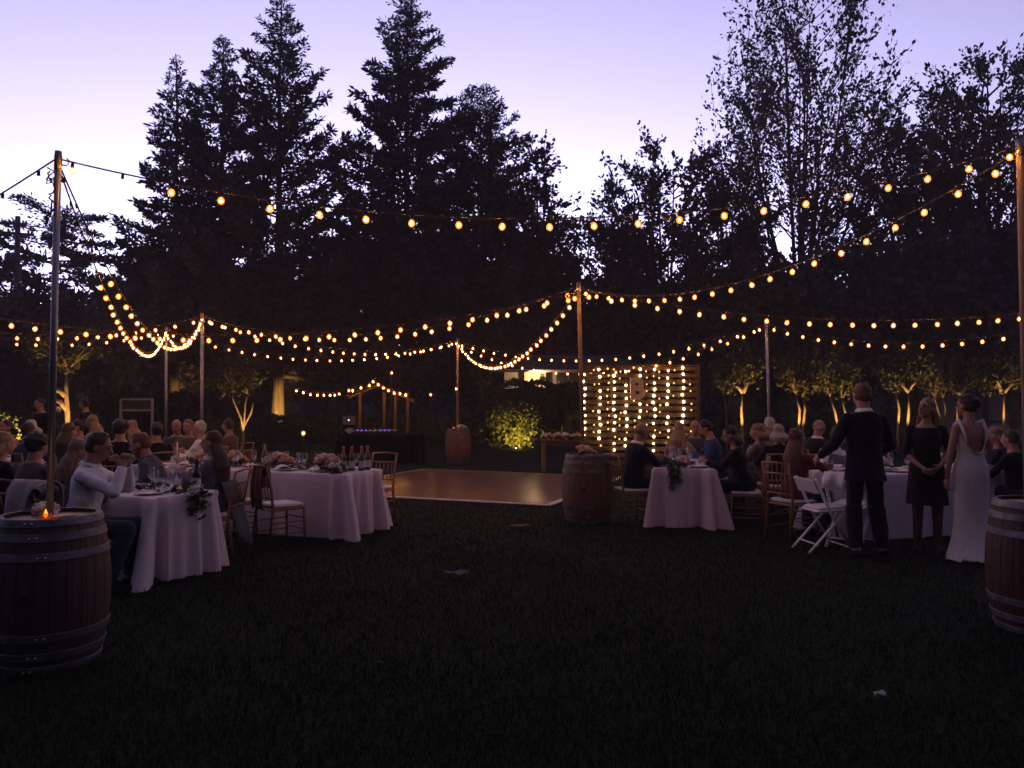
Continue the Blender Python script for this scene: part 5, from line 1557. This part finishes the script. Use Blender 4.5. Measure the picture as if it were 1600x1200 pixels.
n_.location = (x - math.sin(h_) * .42 + .0, y + math.cos(h_) * .42 - .02, .92); n_.rotation_euler = (R(60), R(10), R(20)); n_.scale = (.8,) * 3
tag(n_, 'white napkin in the hand of the long-haired woman', 'napkin')
tail = MB(); rows = []
for k in range(9):
    t = k / 8
    rows.append([Vector(((i / 9 - .5) * (.36 - .10 * t) + .04 * t, -.14 - .20 * t + .02 * math.sin(i * 1.3 + 2 * t), .80 - .66 * t + .03 * math.sin(i * .8) * t)) for i in range(10)])
tail.loft(rows, False, False); to = tail.build('cardigan_tail', F_['cardigan'], rt_[0]); md = to.modifiers.new('t', 'SOLIDIFY'); md.thickness = .012

# --- table of the man in the navy suit
x, y = at_px(987, 10.45)
person('balding man in a navy suit seated at the linen table end', x, y, -72, H=1.80, lean=11, yaw=-6, pitch=-10, rh=(.14, .45, .84), top=('navy', 'long'), bottom='navy', hair='bald', hc='fair', jacket=True, collar='white', near=True, skin=SKIN, chair_label='gilt chair with the seated man in a navy suit on it')
x, y = at_px(1163, 10.15)
person('guest all in black with dark bobbed hair reaching across the linen table', x, y, 74, H=1.76, fem=True, lean=16, yaw=5, pitch=-8, lh=(-.1, .50, .84), rh=(.12, .5, .84), top=('black', 'long'), bottom='black', hair='bob', hc='dark', near=True, jacket=True, chair_label='gilt chair with the guest all in black on it')
x, y = at_px(1058, 12.25)
person('woman with long blond hair and a pink top facing away at the table end', x, y, -35, H=1.72, fem=True, top=('pink', 'short'), hair='long', hc='blond')
x, y = at_px(1085, 12.9)
person('bald smiling man in slate facing the lawn', x, y, 172, H=1.76, top=('slate', 'long'), hair='bald', hc='fair')
x, y = at_px(1122, 11.8)
person('dark-haired man in a blue shirt looking down at his plate', x, y, 82, H=1.82, lean=14, pitch=-20, top=('blue', 'long'), hair='short', hc='dark')
x, y = at_px(1192, 11.3)
person('grey-blond woman in brown turned towards the pallet wall', x, y, 50, fem=True, H=1.74, top=('brown', 'long'), hair='bob', hc='fair')
x, y = at_px(1207, 12.6)
person('white-haired guest in grey before the garden-tree pole', x, y, 15, H=1.82, top=('grey', 'long'), hair='short', hc='white')
x, y = at_px(1217, 10.9)
person('guest with a grey bob and dark top behind the woman in red', x, y, -12, fem=True, H=1.74, top=('black', 'long'), hair='bob', hc='grey')
# --- table behind the standing couple
x, y = at_px(1238, 9.3)
person('woman with long auburn hair and a dark red jumper reaching over the table', x, y, -62, H=1.74, fem=True, lean=10, yaw=-6, pitch=14, rh=(.10, .55, .86), lh=(-.05, .55, .84), top=('red', 'long'), hair='verylong', hc='red', near=True, chair_label='gilt chair with the woman in the red jumper on it')
x, y = at_px(1272, 11.9)
person('bald elderly man in a dark suit beyond the woman in red', x, y, -70, H=1.80, top=('navy', 'long'), hair='bald', hc='white', jacket=True, collar='white')
x, y = at_px(1290, 10.2)
person('man in a white shirt and grey waistcoat behind the folding chair', x, y, -150, H=1.74, lean=10, roll=-8, yaw=15, pitch=-10, top=('white', 'long'), collar='white', vest='grey', hair='short', hc='brown', near=True)
x, y = at_px(1566, 10.3)
person('guest in black with grey hair seated past the bride', x, y, 60, H=1.72, fem=True, top=('black', 'long'), hair='bob', hc='fair')
x, y = at_px(1590, 9.6)
person('dark-clad guest seated at the end of the table past the bride', x, y, 35, H=1.70, top=('black', 'long'), hair='short', hc='brown')
# --- standing trio
x, y = at_px(1350, 8.2)
person('man in a navy suit standing with his back turned', x, y, 4, 'stand', H=1.86, lean=2, yaw=10, pitch=-4, lh=(-.36, .22, .98), rh=(.22, .24, 1.00), elbow=(.45, -.45, -.8), top=('navy', 'long'), bottom='navy', hair='short', hc='red', jacket=True, collar='white', near=True, group='standing wedding party', legs=(((.105, .02, .50), (.12, -.03, .085), (.15, .13, .03)), ((.115, .0, .50), (.15, -.05, .085), (.19, .11, .03))))
x, y = at_px(1447, 8.42)
person('woman in a short dark lace dress looking up at the suited man', x, y, 158, 'stand', H=1.70, fem=True, lean=0, yaw=-42, pitch=10, lh=(-.10, .20, .98), rh=(.08, .22, .97), top=('lace', 'dress'), bottom=None, hair='long', hc='fair', near=True, group='standing wedding party')
x, y = at_px(1514, 8.13)
bride = person('bride in a fitted white gown with an open back', x, y, 8, 'stand', H=1.74, fem=True, lean=1, yaw=22, pitch=-2, lh=(-.235, .05, .80), rh=(.18, .20, .93), top=('ivory', 'bridal'), bottom=None, hair='updo', hc='dark', near=True, group='standing wedding party')
def gown(root):
    n = 48; rings = []
    prof = [(1.36, .150, .112), (1.30, .150, .120), (1.22, .142, .112), (1.12, .132, .10), (1.05, .146, .108), (.96, .183, .136), (.88, .190, .142), (.74, .180, .135), (.60, .172, .128), (.44, .178, .132), (.28, .190, .145), (.14, .212, .165), (.05, .232, .19), (.012, .242, .205)]
    for k, (z, w, dp) in enumerate(prof):
        ring = []
        for i in range(n):
            q = 2 * math.pi * i / n; c_, s_ = math.cos(q), math.sin(q)
            zz = z
            back = max(0, -s_) ** 1.5
            lim = 1.36 - .25 * back * (abs(s_) > 0)            # neckline dips low at the back
            zz = min(z, lim) if k < 5 else z
            f = 1 + .035 * max(0, (.5 - z)) * 2 * math.sin(q * 9 + .7) + .012 * math.sin(q * 17) * (z < .6)
            tr = max(0, .45 - z) / .45
            ring.append(Vector((w * c_ * f - .03 * tr * tr * (c_ < 0) * abs(c_), dp * s_ * f - .012 - (.14 * tr * tr * max(0, -s_)), zz + (-.0 if k < 5 else 0))))
        rings.append(ring)
    b = MB(); b.loft(rings, True, False); g = b.build('gown', mat('gown_lace', (.62, .58, .62), .75, .12, 26, bump=.35, bscale=70, sheen=.2), root)
    md = g.modifiers.new('t', 'SOLIDIFY'); md.thickness = .006; md.offset = 1
    md = g.modifiers.new('s', 'SUBSURF'); md.levels = 1; md.render_levels = 1
    for s_ in (-1, 1):
        t = MB(); t.tube([(s_ * .10, -.10, 1.20), (s_ * .135, -.095, 1.32), (s_ * .135, -.02, 1.445), (s_ * .115, .08, 1.40), (s_ * .10, .11, 1.33)], [.022, .026, .030, .022, .02], 8, flat=.45); t.build('strap', MATS['gown_lace'], root)
    t = MB(); rows = []
    for k in range(7):
        rows.append([Vector((-.21 - .16 * k / 6 + .01 * math.sin(i), -.18 + .05 * i - .02 * k + .008 * math.sin(k + i), .03 + .012 * math.sin(i * 1.7 + k) * (1 - k / 7))) for i in range(5)])
    t.loft(rows, False, False); o = t.build('train', MATS['gown_lace'], root); md = o.modifiers.new('t', 'SOLIDIFY'); md.thickness = .012
gown(bride[0])

# --- far guests
far = [
 (18, 12.9, 165, True, 'pink', 'bob', 'dark', 'pale-faced guest in pink on the far side of the crowded table'),
 (38, 11.0, -5, True, 'blue', 'short', 'dark', 'dark-haired guest in a blue jacket with back turned at the crowded table'),
 (56, 13.0, 150, True, 'grey', 'bob', 'white', 'grey guest with a white bob across the crowded table'),
 (100, 10.9, -20, True, 'taupe', 'long', 'brown', 'guest with long brown hair beside the guest in a blue jacket'),
 (131, 12.9, 130, False, 'black', 'short', 'dark', 'dark-haired man in black facing across the crowded table'),
 (152, 14.0, 90, True, 'cream', 'long', 'blond', 'blond guest in cream beyond the crowded table'),
 (186, 10.4, 12, False, 'black', 'curly', 'dark', 'big dark-haired guest in black behind the white-shirted man'),
 (212, 12.7, 70, True, 'black', 'long', 'blond', 'blond long-haired woman in black before the far poles'),
 (248, 11.2, 40, True, 'black', 'updo', 'dark', 'dark guest in black with hair pinned up before the far poles'),
 (279, 13.4, 185, False, 'slate', 'bald', 'brown', 'balding man in slate facing the lawn between the two far poles'),
 (299, 13.2, 170, False, 'taupe', 'short', 'fair', 'fair-haired man in taupe facing the lawn beside the near far-pole'),
 (321, 12.3, 95, False, 'white', 'short', 'white', 'white-haired guest in a white shirt behind the long-haired woman'),
 (364, 13.6, 80, False, 'brown', 'short', 'brown', 'brown-haired guest in brown before the splayed uplit tree'),
]
for px, d, hd, fem, tp, hr, hcol, lab in far:
    x, y = at_px(px, d)
    person(lab, x, y, hd, H=1.84 if px in (186, 152) else 1.76, fem=fem, top=(tp, 'long'), hair=hr, hc=hcol, group='guests at the far tables', skin=SKIN if px != 38 else SKIN2)
for px, d, hd, tp, hr, hcol, lab in ((68, 15.5, 160, 'black', 'short', 'dark', 'guest in black standing by the bare orange trunk'), (139, 16.0, 95, 'navy', 'short', 'dark', 'man in a dark suit standing in profile beyond the tables'), (233, 18.5, 180, 'black', 'short', 'brown', 'guest in black standing by the pale framed board')):
    x, y = at_px(px, d)
    person(lab, x, y, hd, 'stand', H=1.74, top=(tp, 'long'), bottom='black', hair=hr, hc=hcol, jacket=True, group='guests standing behind the far tables')
drape('jacket', 'slate jacket over the chair back of the man in the white shirt', 'jacket', over_back(PX(127, 6.72), 6.72, -80, back=.27), R(-80), .46, .40, .06, .90, F_['slate'], 6, .035, .03)
drape('jacket', 'pale pink wrap over the chair back behind the dark barrel', 'wrap', (PX(56, 6.85), 6.85, 0), R(-18), .5, .45, .25, .93, mat('pink_wrap', (.42, .34, .33), .9, .15, 14, bump=.2, bscale=60), 8, .05, .05)
finish_blobs()
# ------------------------------------------------------------------ thin volume added to imitate lens glare and bulb glow
hz = MB(); hz.box((0, 30, 14.0), (190, 100, 30.2)); glare_haze = hz.build('glare_haze', None, None, False)
tag(glare_haze, 'thin volume added to lift the dark trees like lens glare', 'glare_haze', kind='stuff')
hm_ = bpy.data.materials.new('glare_haze'); hm_.use_nodes = True; hm_.node_tree.nodes.clear()
ho_ = hm_.node_tree.nodes.new('ShaderNodeOutputMaterial'); hv_ = hm_.node_tree.nodes.new('ShaderNodeVolumePrincipled')
hv_.inputs['Color'].default_value = (.86, .84, 1.0, 1); hv_.inputs['Density'].default_value = 0.0018
hm_.node_tree.links.new(hv_.outputs[0], ho_.inputs['Volume'])
glare_haze.data.materials.clear(); glare_haze.data.materials.append(hm_)
